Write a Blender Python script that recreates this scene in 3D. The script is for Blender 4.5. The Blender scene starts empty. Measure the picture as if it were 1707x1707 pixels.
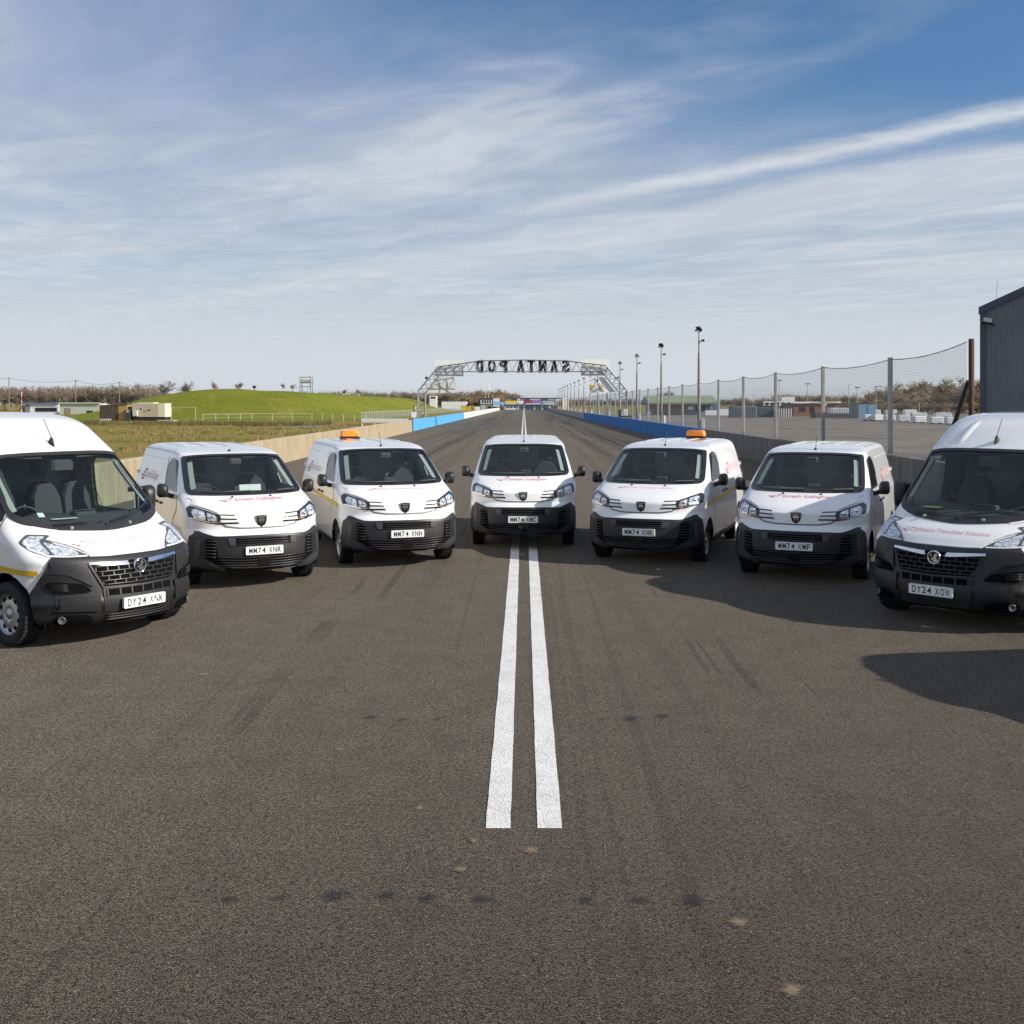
import bpy, bmesh, math, random
import numpy as np
from mathutils import Vector, Matrix
from mathutils.geometry import tessellate_polygon

# ------------------------------------------------------------------ camera
scene = bpy.context.scene
COL = scene.collection
FPX, CAMH, HX, HY, IMG = 1850.8, 2.562, 873.5, 673.84, 1707.0
cam_data = bpy.data.cameras.new('camera')
cam = bpy.data.objects.new('camera', cam_data)
COL.objects.link(cam)
cam.location = (0, 0, CAMH)
cam.rotation_euler = (math.radians(90), 0, 0)
cam_data.sensor_width = 36.0
cam_data.lens = 36.0 * FPX / IMG
cam_data.shift_x = -(HX - IMG / 2) / IMG
cam_data.shift_y = -(IMG / 2 - HY) / IMG
cam_data.clip_start = 0.1
cam_data.clip_end = 20000
scene.camera = cam

# ------------------------------------------------------------------ sun and sky
SUN_EL, SUN_PHI = math.radians(29.0), math.radians(17.0)
sun_dir = Vector((math.cos(SUN_EL) * math.cos(SUN_PHI), -math.cos(SUN_EL) * math.sin(SUN_PHI), math.sin(SUN_EL)))
sun_data = bpy.data.lights.new('sun', 'SUN')
sun = bpy.data.objects.new('sun', sun_data)
COL.objects.link(sun)
sun.rotation_euler = sun_dir.to_track_quat('Z', 'Y').to_euler()
sun_data.energy = 4.6
sun_data.angle = math.radians(0.6)
sun_data.color = (1.0, 0.93, 0.82)

world = bpy.data.worlds.new('World')
scene.world = world
world.use_nodes = True


def build_sky():
    nt = world.node_tree
    N, L = nt.nodes, nt.links
    N.clear()
    out = N.new('ShaderNodeOutputWorld')
    bg = N.new('ShaderNodeBackground')
    bg.inputs['Strength'].default_value = 0.085
    L.new(bg.outputs[0], out.inputs[0])
    sky = N.new('ShaderNodeTexSky')
    sky.sky_type = 'NISHITA'
    sky.sun_disc = False
    sky.sun_elevation = SUN_EL
    sky.sun_rotation = math.radians(90) + SUN_PHI
    sky.air_density = 1.0
    sky.dust_density = 0.7
    sky.ozone_density = 2.0

    def math_(op, a, b=None, c=None, clamp=False):
        n = N.new('ShaderNodeMath')
        n.operation = op
        n.use_clamp = clamp
        for i, v in enumerate((a, b, c)):
            if v is None:
                continue
            if isinstance(v, (int, float)):
                n.inputs[i].default_value = v
            else:
                L.new(v, n.inputs[i])
        return n.outputs[0]

    def smooth(v, lo, hi, o0=0.0, o1=1.0):
        n = N.new('ShaderNodeMapRange')
        n.interpolation_type = 'SMOOTHSTEP'
        L.new(v, n.inputs[0])
        for i, k in enumerate((lo, hi, o0, o1)):
            n.inputs[i + 1].default_value = k
        return n.outputs[0]

    def noise(vec, scale, detail, rough, dist=0.0):
        n = N.new('ShaderNodeTexNoise')
        L.new(vec, n.inputs['Vector'])
        n.inputs['Scale'].default_value = scale
        n.inputs['Detail'].default_value = detail
        n.inputs['Roughness'].default_value = rough
        n.inputs['Distortion'].default_value = dist
        return n.outputs[0]

    tc = N.new('ShaderNodeTexCoord')
    sep = N.new('ShaderNodeSeparateXYZ')
    L.new(tc.outputs['Generated'], sep.inputs[0])
    x, y, z = sep.outputs
    zz = math_('MAXIMUM', z, 0.012)
    px, py = math_('DIVIDE', x, zz), math_('DIVIDE', y, zz)
    u = math_('ADD', math_('MULTIPLY', px, -0.655), math_('MULTIPLY', py, 0.756))
    v = math_('ADD', math_('MULTIPLY', px, 0.756), math_('MULTIPLY', py, 0.655))

    def comb(a, b, c=0.0):
        n = N.new('ShaderNodeCombineXYZ')
        for i, k in enumerate((a, b, c)):
            if isinstance(k, (int, float)):
                n.inputs[i].default_value = k
            else:
                L.new(k, n.inputs[i])
        return n.outputs[0]
    # wind-drawn cirrus: noise stretched along u
    streak = noise(comb(math_('MULTIPLY', u, 0.45), math_('MULTIPLY', v, 0.95), 3.1), 1.0, 6, 0.52, 0.7)
    fine = noise(comb(math_('MULTIPLY', u, 1.5), math_('MULTIPLY', v, 2.6), 7.7), 1.0, 6, 0.58, 1.0)
    big = noise(comb(math_('MULTIPLY', u, 0.22), math_('MULTIPLY', v, 0.30), 1.3), 1.0, 3, 0.5, 0.3)
    # the veil covers most of the sky; a gap opens on the upper right
    gu, gv = math_('SUBTRACT', u, 1.0), math_('SUBTRACT', v, 2.75)
    gap = math_('SQRT', math_('ADD', math_('MULTIPLY', math_('MULTIPLY', gu, gu), 0.8), math_('MULTIPLY', gv, gv)))
    cover = smooth(math_('ADD', gap, math_('ADD', math_('MULTIPLY', big, 1.0), math_('MULTIPLY', streak, 2.0))), 2.2, 4.1)
    tex = math_('ADD', math_('MULTIPLY', streak, 0.74), math_('MULTIPLY', fine, 0.26))
    veil = math_('MULTIPLY', cover, smooth(tex, 0.24, 0.70, 0.60, 0.92))
    wisps = math_('MULTIPLY', smooth(tex, 0.50, 0.76), 0.48)
    # old vapour trail and the cloud bank that runs beside it
    wob = math_('MULTIPLY', math_('SUBTRACT', noise(comb(math_('MULTIPLY', u, 1.4), 0.0, 9.0), 1.0, 5, 0.6), 0.5), 0.22)
    edge = math_('MULTIPLY', math_('SUBTRACT', noise(comb(math_('MULTIPLY', u, 5.0), math_('MULTIPLY', v, 6.0), 2.0), 1.0, 6, 0.65), 0.5), 0.20)
    vv = math_('ADD', math_('ADD', v, wob), edge)
    trail = math_('MULTIPLY', smooth(math_('ABSOLUTE', math_('SUBTRACT', vv, 3.78)), 0.0, 0.24, 1.0, 0.0), math_('MULTIPLY', smooth(u, 0.2, 1.3, 0.75, 0.95), smooth(u, 3.2, 5.4, 1.0, 0.0)))
    bank = math_('MULTIPLY', smooth(math_('ABSOLUTE', math_('SUBTRACT', math_('ADD', v, math_('MULTIPLY', math_('SUBTRACT', streak, 0.5), 1.6)), 4.75)), 0.15, 0.75, 1.0, 0.0), 0.62)
    low = smooth(v, 5.9, 7.6, 0.0, 0.55)
    inv = None
    for d in (veil, wisps, trail, bank, low):
        k = math_('SUBTRACT', 1.0, math_('MINIMUM', d, 1.0))
        inv = k if inv is None else math_('MULTIPLY', inv, k)
    dens = math_('SUBTRACT', 1.0, inv)
    hor = smooth(z, 0.035, 0.27, 1.0, 0.0)
    fade = smooth(z, -0.02, 0.02)
    dens = math_('MAXIMUM', dens, hor)
    tint = N.new('ShaderNodeMix')
    tint.data_type = 'RGBA'
    L.new(math_('MULTIPLY', smooth(z, 0.0, 0.35), math_('SUBTRACT', 1.0, math_('MULTIPLY', math_('MAXIMUM', math_('MAXIMUM', trail, math_('MULTIPLY', smooth(tex, 0.46, 0.68), 0.75)), math_('MULTIPLY', bank, 0.8)), 0.9))), tint.inputs[0])
    tint.inputs[6].default_value = (5.65, 6.05, 6.5, 1)
    tint.inputs[7].default_value = (3.7, 4.25, 5.4, 1)
    shade = N.new('ShaderNodeMix')
    shade.data_type = 'RGBA'
    shade.blend_type = 'MULTIPLY'
    shade.inputs[0].default_value = 1.0
    L.new(tint.outputs[2], shade.inputs[6])
    g = math_('ADD', 1.0, math_('MULTIPLY', smooth(fine, 0.3, 0.7, -0.05, 0.05), smooth(z, 0.03, 0.12)))
    L.new(comb(g, g, g), shade.inputs[7])
    blue = N.new('ShaderNodeMix')
    blue.data_type = 'RGBA'
    blue.blend_type = 'MULTIPLY'
    blue.inputs[0].default_value = 1.0
    L.new(sky.outputs[0], blue.inputs[6])
    blue.inputs[7].default_value = (0.56, 0.78, 0.98, 1)
    mix = N.new('ShaderNodeMix')
    mix.data_type = 'RGBA'
    L.new(math_('MULTIPLY', dens, fade), mix.inputs[0])
    L.new(blue.outputs[2], mix.inputs[6])
    L.new(shade.outputs[2], mix.inputs[7])
    L.new(mix.outputs[2], bg.inputs['Color'])


build_sky()
vs = scene.view_settings
vs.view_transform = 'Standard'
vs.look = 'None'
vs.exposure = 0.42
vs.gamma = 1.0
vs.use_curve_mapping = False
scene.render.engine = 'CYCLES'
scene.cycles.use_denoising = True
scene.cycles.max_bounces = 8
scene.cycles.transparent_max_bounces = 24

# ------------------------------------------------------------------ helpers
R = random.Random(7)


def PX(px, Y):                      # lateral metres of image column px at distance Y
    return (px - HX) * Y / FPX


def PZ(py, Y):                      # height of image row py at distance Y
    return CAMH - (py - HY) * Y / FPX


MATS = {}


def mat(name, color, rough=0.6, metal=0.0, spec=0.5, coat=0.0, noise=0.0, nscale=4.0, bump=0.0, bscale=60.0, emit=0.0,
        stretch=(1, 1, 1), color2=None, detail=5.0, contrast=(0.35, 0.65)):
    if name in MATS:
        return MATS[name]
    m = bpy.data.materials.new(name)
    m.use_nodes = True
    nt = m.node_tree
    b = nt.nodes['Principled BSDF']
    b.inputs['Base Color'].default_value = (*color, 1)
    b.inputs['Roughness'].default_value = rough
    b.inputs['Metallic'].default_value = metal
    b.inputs['Specular IOR Level'].default_value = spec
    b.inputs['Coat Weight'].default_value = coat
    b.inputs['Coat Roughness'].default_value = 0.05
    if emit:
        b.inputs['Emission Color'].default_value = (*color, 1)
        b.inputs['Emission Strength'].default_value = emit
    if noise or color2 or bump:
        tc = nt.nodes.new('ShaderNodeTexCoord')
        mp = nt.nodes.new('ShaderNodeMapping')
        mp.inputs['Scale'].default_value = stretch
        nt.links.new(tc.outputs['Object'], mp.inputs[0])
    if noise or color2:
        n = nt.nodes.new('ShaderNodeTexNoise')
        n.inputs['Scale'].default_value = nscale
        n.inputs['Detail'].default_value = detail
        n.inputs['Roughness'].default_value = 0.62
        nt.links.new(mp.outputs[0], n.inputs['Vector'])
        r = nt.nodes.new('ShaderNodeMapRange')
        r.inputs[1].default_value, r.inputs[2].default_value = contrast
        nt.links.new(n.outputs[0], r.inputs[0])
        mx = nt.nodes.new('ShaderNodeMix')
        mx.data_type = 'RGBA'
        nt.links.new(r.outputs[0], mx.inputs[0])
        c2 = color2 if color2 else tuple(c * (1 + noise) for c in color)
        c1 = color if color2 else tuple(c * (1 - noise) for c in color)
        mx.inputs[6].default_value = (*c1, 1)
        mx.inputs[7].default_value = (*c2, 1)
        nt.links.new(mx.outputs[2], b.inputs['Base Color'])
    if bump:
        n2 = nt.nodes.new('ShaderNodeTexNoise')
        n2.inputs['Scale'].default_value = bscale
        n2.inputs['Detail'].default_value = 3
        nt.links.new(mp.outputs[0], n2.inputs['Vector'])
        bp = nt.nodes.new('ShaderNodeBump')
        bp.inputs['Strength'].default_value = bump
        bp.inputs['Distance'].default_value = 0.02
        nt.links.new(n2.outputs[0], bp.inputs['Height'])
        nt.links.new(bp.outputs[0], b.inputs['Normal'])
    MATS[name] = m
    return m


def glass_mat(name, tint, ior=1.45, rough=0.02):
    m = bpy.data.materials.new(name)
    m.use_nodes = True
    nt = m.node_tree
    nt.nodes.remove(nt.nodes['Principled BSDF'])
    o = nt.nodes['Material Output']
    tr = nt.nodes.new('ShaderNodeBsdfTransparent')
    tr.inputs[0].default_value = (*tint, 1)
    gl = nt.nodes.new('ShaderNodeBsdfGlossy')
    gl.inputs['Roughness'].default_value = rough
    fr = nt.nodes.new('ShaderNodeFresnel')
    ge = nt.nodes.new('ShaderNodeNewGeometry')
    mr = nt.nodes.new('ShaderNodeMapRange')          # same reflectance from either side of the sheet
    mr.inputs[3].default_value, mr.inputs[4].default_value = ior, 1 / ior
    nt.links.new(ge.outputs['Backfacing'], mr.inputs[0])
    nt.links.new(mr.outputs[0], fr.inputs[0])
    mx = nt.nodes.new('ShaderNodeMixShader')
    nt.links.new(fr.outputs[0], mx.inputs[0])
    nt.links.new(tr.outputs[0], mx.inputs[1])
    nt.links.new(gl.outputs[0], mx.inputs[2])
    nt.links.new(mx.outputs[0], o.inputs[0])
    MATS[name] = m
    return m


WHITE = mat('van_paint', (0.80, 0.80, 0.80), 0.30, coat=1.0)
BLACKP = mat('black_plastic', (0.0165, 0.0165, 0.0180), 0.44, bump=0.05, bscale=400)
GLOSSB = mat('gloss_black', (0.012, 0.012, 0.013), 0.12)
DARK = mat('dark_part_and_shade', (0.006, 0.006, 0.007), 0.9, spec=0.05)  # near-black parts, and flat patches standing for shade inside openings
RUBBER = mat('tyre_rubber', (0.018, 0.018, 0.019), 0.78, noise=0.25, nscale=9)
SILVER = mat('wheel_silver', (0.50, 0.51, 0.53), 0.35, metal=0.8, noise=0.12, nscale=12)
CHROME = mat('chrome', (0.82, 0.83, 0.85), 0.10, metal=1.0)
LAMPCH = mat('lamp_reflector', (0.62, 0.65, 0.70), 0.30, metal=0.35, noise=0.55, nscale=30)
AMBER = mat('amber_lens', (0.85, 0.22, 0.02), 0.15, coat=0.5)
BEACON = mat('beacon_amber', (0.95, 0.30, 0.015), 0.18, coat=0.7, color2=(0.80, 0.16, 0.005), nscale=9)
RED = mat('sign_red', (0.62, 0.07, 0.09), 0.4)
PINK = mat('sign_pink', (0.74, 0.42, 0.44), 0.4)
ROSE = mat('lettering_rose', (0.66, 0.20, 0.23), 0.4)
DRED = mat('sign_dark_red', (0.30, 0.03, 0.05), 0.4)
YELLOW = mat('stripe_yellow', (0.68, 0.43, 0.02), 0.35)
PLATE = mat('plate_white', (0.84, 0.85, 0.84), 0.3)
LINEBLK = mat('panel_gap', (0.10, 0.105, 0.115), 0.6)
TRIM = mat('cab_trim', (0.30, 0.33, 0.33), 0.8)
PALETRIM = mat('pillar_trim', (0.42, 0.44, 0.41), 0.7)
DASH = mat('dashboard_plastic', (0.05, 0.054, 0.056), 0.75)
SEAT = mat('seat_cloth', (0.045, 0.048, 0.056), 0.9)
PAPER = mat('paper', (0.75, 0.76, 0.74), 0.7)
GPAPER = mat('green_paper', (0.55, 0.62, 0.10), 0.7)
MIRRORG = mat('mirror_glass', (0.7, 0.72, 0.75), 0.05, metal=1.0)
GLASS = glass_mat('windscreen_glass', (0.74, 0.83, 0.81))
LENS = glass_mat('lamp_lens', (0.96, 0.97, 0.98), 1.3)


def link(o, parent=None):
    COL.objects.link(o)
    if parent is not None:
        o.parent = parent
    return o


def tag(o, label=None, cat=None, group=None, kind=None):
    if label:
        o['label'] = label
    if cat:
        o['category'] = cat
    if group:
        o['group'] = group
    if kind:
        o['kind'] = kind
    return o


def empty(name, loc=(0, 0, 0), rz=0.0, label=None, cat=None, group=None):
    o = bpy.data.objects.new(name, None)
    o.empty_display_size = 0.3
    o.location = loc
    o.rotation_euler = (0, 0, rz)
    COL.objects.link(o)
    return tag(o, label, cat, group)


class MB:
    def __init__(s):
        s.v, s.f, s.sm = [], [], []

    def add(s, vs, fs, smooth=False, M=None):
        k = len(s.v)
        if M is not None:
            vs = [M @ Vector(p) for p in vs]
        s.v += [tuple(p) for p in vs]
        s.f += [tuple(i + k for i in f) for f in fs]
        s.sm += [smooth] * len(fs)
        return s

    def box(s, x0, x1, y0, y1, z0, z1, M=None):
        vs = [(x, y, z) for z in (z0, z1) for y in (y0, y1) for x in (x0, x1)]
        return s.add(vs, [(0, 2, 3, 1), (4, 5, 7, 6), (0, 1, 5, 4), (2, 6, 7, 3), (0, 4, 6, 2), (1, 3, 7, 5)], False, M)

    def cbox(s, x0, x1, y0, y1, z0, z1, c=0.02, M=None):      # box with chamfered vertical edges and top
        c = min(c, (x1 - x0) / 2.1, (y1 - y0) / 2.1)
        pl = [(x0 + c, y0), (x1 - c, y0), (x1, y0 + c), (x1, y1 - c), (x1 - c, y1), (x0 + c, y1), (x0, y1 - c), (x0, y0 + c)]
        cx, cy = (x0 + x1) / 2, (y0 + y1) / 2
        kx, ky = 1 - c / max(1e-6, (x1 - x0) / 2), 1 - c / max(1e-6, (y1 - y0) / 2)
        top = [(cx + (p[0] - cx) * kx, cy + (p[1] - cy) * ky) for p in pl]
        vs = [(*p, z0) for p in pl] + [(*p, z1 - c) for p in pl] + [(*p, z1) for p in top]
        fs = [tuple(range(7, -1, -1)), tuple(range(16, 24))]
        for r in range(2):
            for i in range(8):
                j = (i + 1) % 8
                fs.append((r * 8 + i, r * 8 + j, r * 8 + 8 + j, r * 8 + 8 + i))
        return s.add(vs, fs, False, M)

    def tube(s, pts, r, n=6, smooth=True, r2=None, cap=True):
        pts = [Vector(p) for p in pts]
        m = len(pts)
        rings = []
        for i, p in enumerate(pts):
            d = (pts[min(i + 1, m - 1)] - pts[max(i - 1, 0)]).normalized()
            a = d.orthogonal().normalized() if abs(d.z) < 0.95 else d.cross(Vector((0, 1, 0))).normalized()
            if abs(d.z) < 0.95:
                a = d.cross(Vector((0, 0, 1))).normalized()
            b = d.cross(a).normalized()
            rr = r if r2 is None else r + (r2 - r) * i / (m - 1)
            rings.append([p + (a * math.cos(2 * math.pi * k / n) + b * math.sin(2 * math.pi * k / n)) * rr for k in range(n)])
        vs = [q for ring in rings for q in ring]
        fs = []
        for i in range(m - 1):
            for k in range(n):
                l = (k + 1) % n
                fs.append((i * n + k, i * n + l, i * n + n + l, i * n + n + k))
        s.add(vs, fs, smooth)
        if cap:
            s.add(rings[0], [tuple(range(n))])
            s.add(rings[-1], [tuple(range(n - 1, -1, -1))])
        return s

    def lathe(s, prof, axis='z', n=24, c=(0, 0, 0), smooth=True, M=None):  # prof: (radius, along)
        vs, fs = [], []
        for r, h in prof:
            for k in range(n):
                a = 2 * math.pi * k / n
                p = (r * math.cos(a), r * math.sin(a), h)
                if axis == 'x':
                    p = (h, r * math.cos(a), r * math.sin(a))
                elif axis == 'y':
                    p = (r * math.cos(a), h, r * math.sin(a))
                vs.append((p[0] + c[0], p[1] + c[1], p[2] + c[2]))
        for i in range(len(prof) - 1):
            for k in range(n):
                l = (k + 1) % n
                fs.append((i * n + k, i * n + l, i * n + n + l, i * n + n + k))
        return s.add(vs, fs, smooth, M)

    def prism(s, poly, y0, y1, plane='xz', M=None):           # extrude a 2-D outline along the third axis
        n = len(poly)

        def P(p, d):
            return {'xz': (p[0], d, p[1]), 'yz': (d, p[0], p[1]), 'xy': (p[0], p[1], d)}[plane]
        vs = [P(p, y0) for p in poly] + [P(p, y1) for p in poly]
        tri = tessellate_polygon([[Vector((p[0], p[1], 0)) for p in poly]])
        fs = [tuple(t) for t in tri] + [tuple(i + n for i in t[::-1]) for t in tri]
        fs += [(i, (i + 1) % n, (i + 1) % n + n, i + n) for i in range(n)]
        return s.add(vs, fs, False, M)

    def mesh(s, name, m=None):
        me = bpy.data.meshes.new(name)
        me.from_pydata(s.v, [], s.f)
        me.polygons.foreach_set('use_smooth', s.sm)
        bm = bmesh.new()
        bm.from_mesh(me)
        bmesh.ops.recalc_face_normals(bm, faces=bm.faces)
        bm.to_mesh(me)
        bm.free()
        if m is not None:
            me.materials.append(m)
        me.update()
        return me

    def build(s, name, m, parent=None):
        return link(bpy.data.objects.new(name, s.mesh(name, m)), parent)


def obj(name, me, parent=None, loc=None, rot=None, scale=None):
    o = bpy.data.objects.new(name, me)
    if loc is not None:
        o.location = loc
    if rot is not None:
        o.rotation_euler = rot
    if scale is not None:
        o.scale = scale
    return link(o, parent)


def text_mesh(s, height=1.0, bold=0.0, xscale=1.0, space=1.0):
    """vertices (u, v) and triangles of a line of lettering, cap height given, starting at u = 0"""
    cu = bpy.data.curves.new('lettering', 'FONT')
    cu.body = s
    cu.size = 1.0
    cu.resolution_u = 3
    cu.offset = bold
    cu.space_character = space
    o = bpy.data.objects.new('lettering', cu)
    COL.objects.link(o)
    bpy.context.view_layer.update()
    dg = bpy.context.evaluated_depsgraph_get()
    me = o.evaluated_get(dg).to_mesh()
    vs = [(v.co.x, v.co.y) for v in me.vertices]
    fs = [tuple(p.vertices) for p in me.polygons]
    o.evaluated_get(dg).to_mesh_clear()
    bpy.data.objects.remove(o)
    bpy.data.curves.remove(cu)
    x0 = min(v[0] for v in vs)
    k = height / 0.69
    return [((v[0] - x0) * k * xscale, v[1] * k) for v in vs], fs

# ------------------------------------------------------------------ van body surface


class Shape:
    """van skin: at each height z a plan outline, superelliptic at the nose, straight along the side"""

    def __init__(s, levels, rear_c=0.14):
        s.z = [l[0] for l in levels]
        s.p = [[l[i] for l in levels] for i in range(1, 6)]        # yf, w, c, n, yr
        s.rc = rear_c
        s.d = [s._slopes(q) for q in s.p]

    def _slopes(s, q):
        z, n = s.z, len(s.z)
        h = [z[i + 1] - z[i] for i in range(n - 1)]
        dl = [(q[i + 1] - q[i]) / h[i] for i in range(n - 1)]
        m = [dl[0]] + [0.0] * (n - 2) + [dl[-1]]
        for i in range(1, n - 1):
            if dl[i - 1] * dl[i] > 0:
                w1, w2 = 2 * h[i] + h[i - 1], h[i] + 2 * h[i - 1]
                m[i] = (w1 + w2) / (w1 / dl[i - 1] + w2 / dl[i])
        return m

    def at(s, z):
        Z = s.z
        z = min(max(z, Z[0]), Z[-1])
        i = 0
        while i < len(Z) - 2 and z > Z[i + 1]:
            i += 1
        h = Z[i + 1] - Z[i]
        t = (z - Z[i]) / h
        a, b, c, d = 2 * t**3 - 3 * t**2 + 1, t**3 - 2 * t**2 + t, -2 * t**3 + 3 * t**2, t**3 - t**2
        return [a * q[i] + b * h * m[i] + c * q[i + 1] + d * h * m[i + 1] for q, m in zip(s.p, s.d)]

    def base(s, t, z):
        yf, w, c, n, yr = s.at(z)
        sg, t = (-1 if t < 0 else 1), abs(t)
        if t <= 1:
            th = t * math.pi / 2
            x = w * math.sin(th) ** (2 / n) if th > 0 else 0.0
            y = yf + c * (1 - max(math.cos(th), 0.0) ** (2 / n))
        else:
            x, y = w, yf + c + (t - 1)
        return Vector((sg * x, y, z))

    def normal(s, t, z):
        e = 0.004
        du = s.base(t + e, z) - s.base(t - e, z)
        dv = s.base(t, z + e) - s.base(t, z - e)
        n = du.cross(dv).normalized()
        ref = Vector((math.copysign(min(abs(t), 1), t), min(abs(t), 1) - 1, 0.15))
        return n if n.dot(ref) >= 0 else -n

    def pt(s, t, z, off=0.0):
        p = s.base(t, z)
        return p + s.normal(t, z) * off if off else p

    def T(s, x, z):                      # parameter of a point seen from the front
        yf, w, c, n, yr = s.at(z)
        u = min(abs(x) / w, 1.0)
        return math.copysign(math.asin(u ** (n / 2)) / (math.pi / 2), x)

    def TS(s, y, z, side=1):             # parameter of a point seen from the side
        yf, w, c, n, yr = s.at(z)
        q = (y - yf) / c
        if q >= 1:
            return side * (1 + y - yf - c)
        return side * math.acos(max(0.0, min(1.0, (1 - max(q, 0)) ** (n / 2)))) / (math.pi / 2)

    def zarc(s, z0, v):                  # height reached by going v metres up the centre line from z0
        z, step = z0, (0.002 if v > 0 else -0.002)
        acc = 0.0
        while acc < abs(v):
            y0, y1 = s.at(z)[0], s.at(z + step)[0]
            acc += math.hypot(step, y1 - y0)
            z += step
        return z


def inside(poly, a, b):
    r = False
    n = len(poly)
    for i in range(n):
        (x0, y0), (x1, y1) = poly[i], poly[i - 1]
        if (y0 > b) != (y1 > b) and a < (x1 - x0) * (b - y0) / (y1 - y0) + x0:
            r = not r
    return r


def orient_out(bm, S, off_c=None):
    bm.normal_update()
    acc = 0.0
    for f in bm.faces:
        c = f.calc_center_median()
        ref = Vector((c.x, 0.35 * (c.y - 2.6), c.z - 0.8))
        acc += f.normal.dot(ref) * f.calc_area()
    if acc < 0:
        bmesh.ops.reverse_faces(bm, faces=bm.faces)


def patch(S, poly, off, m, name, grid=(0.06, 0.05), rim=0.0, offf=None):
    """a piece of sheet with the outline poly [(t, z)] laid on the skin, standing off it, edges turned in"""
    bm = bmesh.new()
    vs = [bm.verts.new((p[0], p[1], 0)) for p in poly]
    tri = tessellate_polygon([[Vector((p[0], p[1], 0)) for p in poly]])
    for t in tri:
        try:
            bm.faces.new([vs[i] for i in t])
        except ValueError:
            pass
    for ax in (0, 1):
        lo, hi = min(p[ax] for p in poly), max(p[ax] for p in poly)
        k = max(1, int(math.ceil((hi - lo) / grid[ax])))
        for i in range(1, k):
            c = lo + (hi - lo) * i / k
            bmesh.ops.bisect_plane(bm, geom=bm.verts[:] + bm.edges[:] + bm.faces[:], dist=1e-5,
                                   plane_co=(c, 0, 0) if ax == 0 else (0, c, 0), plane_no=(1, 0, 0) if ax == 0 else (0, 1, 0))
    src = {}
    for v in bm.verts:
        t, z = v.co.x, v.co.y
        src[v] = (t, z)
        v.co = S.pt(t, z, off + (offf(t, z) if offf else 0.0))
    orient_out(bm, S)
    for f in bm.faces:
        f.smooth = True
    if rim:
        edges = [e for e in bm.edges if len(e.link_faces) == 1]
        cp = {}

        def dup(v, o):
            k = (v, o)
            if k not in cp:
                t, z = src[v]
                cp[k] = bm.verts.new(v.co if o == 0 else S.pt(t, z, off + (offf(t, z) if offf else 0.0) - rim))
            return cp[k]
        quads = []
        for e in edges:
            a, b = e.verts
            f = e.link_faces[0]
            vl = list(f.verts)
            if vl[(vl.index(a) + 1) % len(vl)] is b:
                a, b = b, a
            quads.append((a, b))
        for a, b in quads:
            bm.faces.new((dup(a, 0), dup(b, 0), dup(b, 1), dup(a, 1)))
    me = bpy.data.meshes.new(name)
    bm.to_mesh(me)
    bm.free()
    me.materials.append(m)
    return me


def loop(corners, r=0.05, seg=4, k=8):
    """closed outline through rounded corners; equal point count for equal corner count"""
    out = []
    n = len(corners)
    for i in range(n):
        p, a, b = Vector(corners[i][:2]), Vector(corners[i - 1][:2]), Vector(corners[(i + 1) % n][:2])
        rr = corners[i][2] if len(corners[i]) > 2 else r
        d0, d1 = min(rr, (a - p).length * 0.45), min(rr, (b - p).length * 0.45)
        p0, p1 = p + (a - p).normalized() * d0, p + (b - p).normalized() * d1
        for j in range(seg + 1):
            t = j / seg
            q = p0 * (1 - t) ** 2 + p * 2 * t * (1 - t) + p1 * t * t
            out.append((q.x, q.y))
        nb = Vector(corners[(i + 2) % n][:2])
        rb = corners[(i + 1) % n][2] if len(corners[(i + 1) % n]) > 2 else r
        e1 = b + (p - b).normalized() * min(rb, (p - b).length * 0.45)
        for j in range(1, k):
            q = p1 + (e1 - p1) * j / k
            out.append((q.x, q.y))
    return out


def ring(S, outer, inner, off, m, name, back=0.012):
    mb = MB()
    n = len(outer)
    A = [S.pt(*p, off) for p in outer]
    B = [S.pt(*p, off) for p in inner]
    C_ = [S.pt(*p, off - back) for p in outer]
    D = [S.pt(*p, off - back) for p in inner]
    mb.add(A + B + C_ + D, [(i, (i + 1) % n, n + (i + 1) % n, n + i) for i in range(n)] +
           [(i, (i + 1) % n, 2 * n + (i + 1) % n, 2 * n + i) for i in range(n)] +
           [(n + i, n + (i + 1) % n, 3 * n + (i + 1) % n, 3 * n + i) for i in range(n)])
    return mb.mesh(name, m)


def strip(S, pts, w, off, m, name):
    """thin tape along (t, z) points on the skin"""
    P = []
    for (t0, z0), (t1, z1) in zip(pts, pts[1:]):
        k = max(1, int(max(abs(t1 - t0) / 0.06, abs(z1 - z0) / 0.05)))
        P += [(t0 + (t1 - t0) * i / k, z0 + (z1 - z0) * i / k) for i in range(k)]
    P.append(pts[-1])
    Q = [S.pt(t, z, off) for t, z in P]
    Nn = [S.normal(t, z) for t, z in P]
    vs, fs = [], []
    for i, q in enumerate(Q):
        d = (Q[min(i + 1, len(Q) - 1)] - Q[max(i - 1, 0)]).normalized()
        sd = d.cross(Nn[i]).normalized() * (w / 2)
        vs += [q + sd, q - sd]
    fs = [(2 * i, 2 * i + 1, 2 * i + 3, 2 * i + 2) for i in range(len(Q) - 1)]
    return MB().add(vs, fs, True).mesh(name, m)


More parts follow.
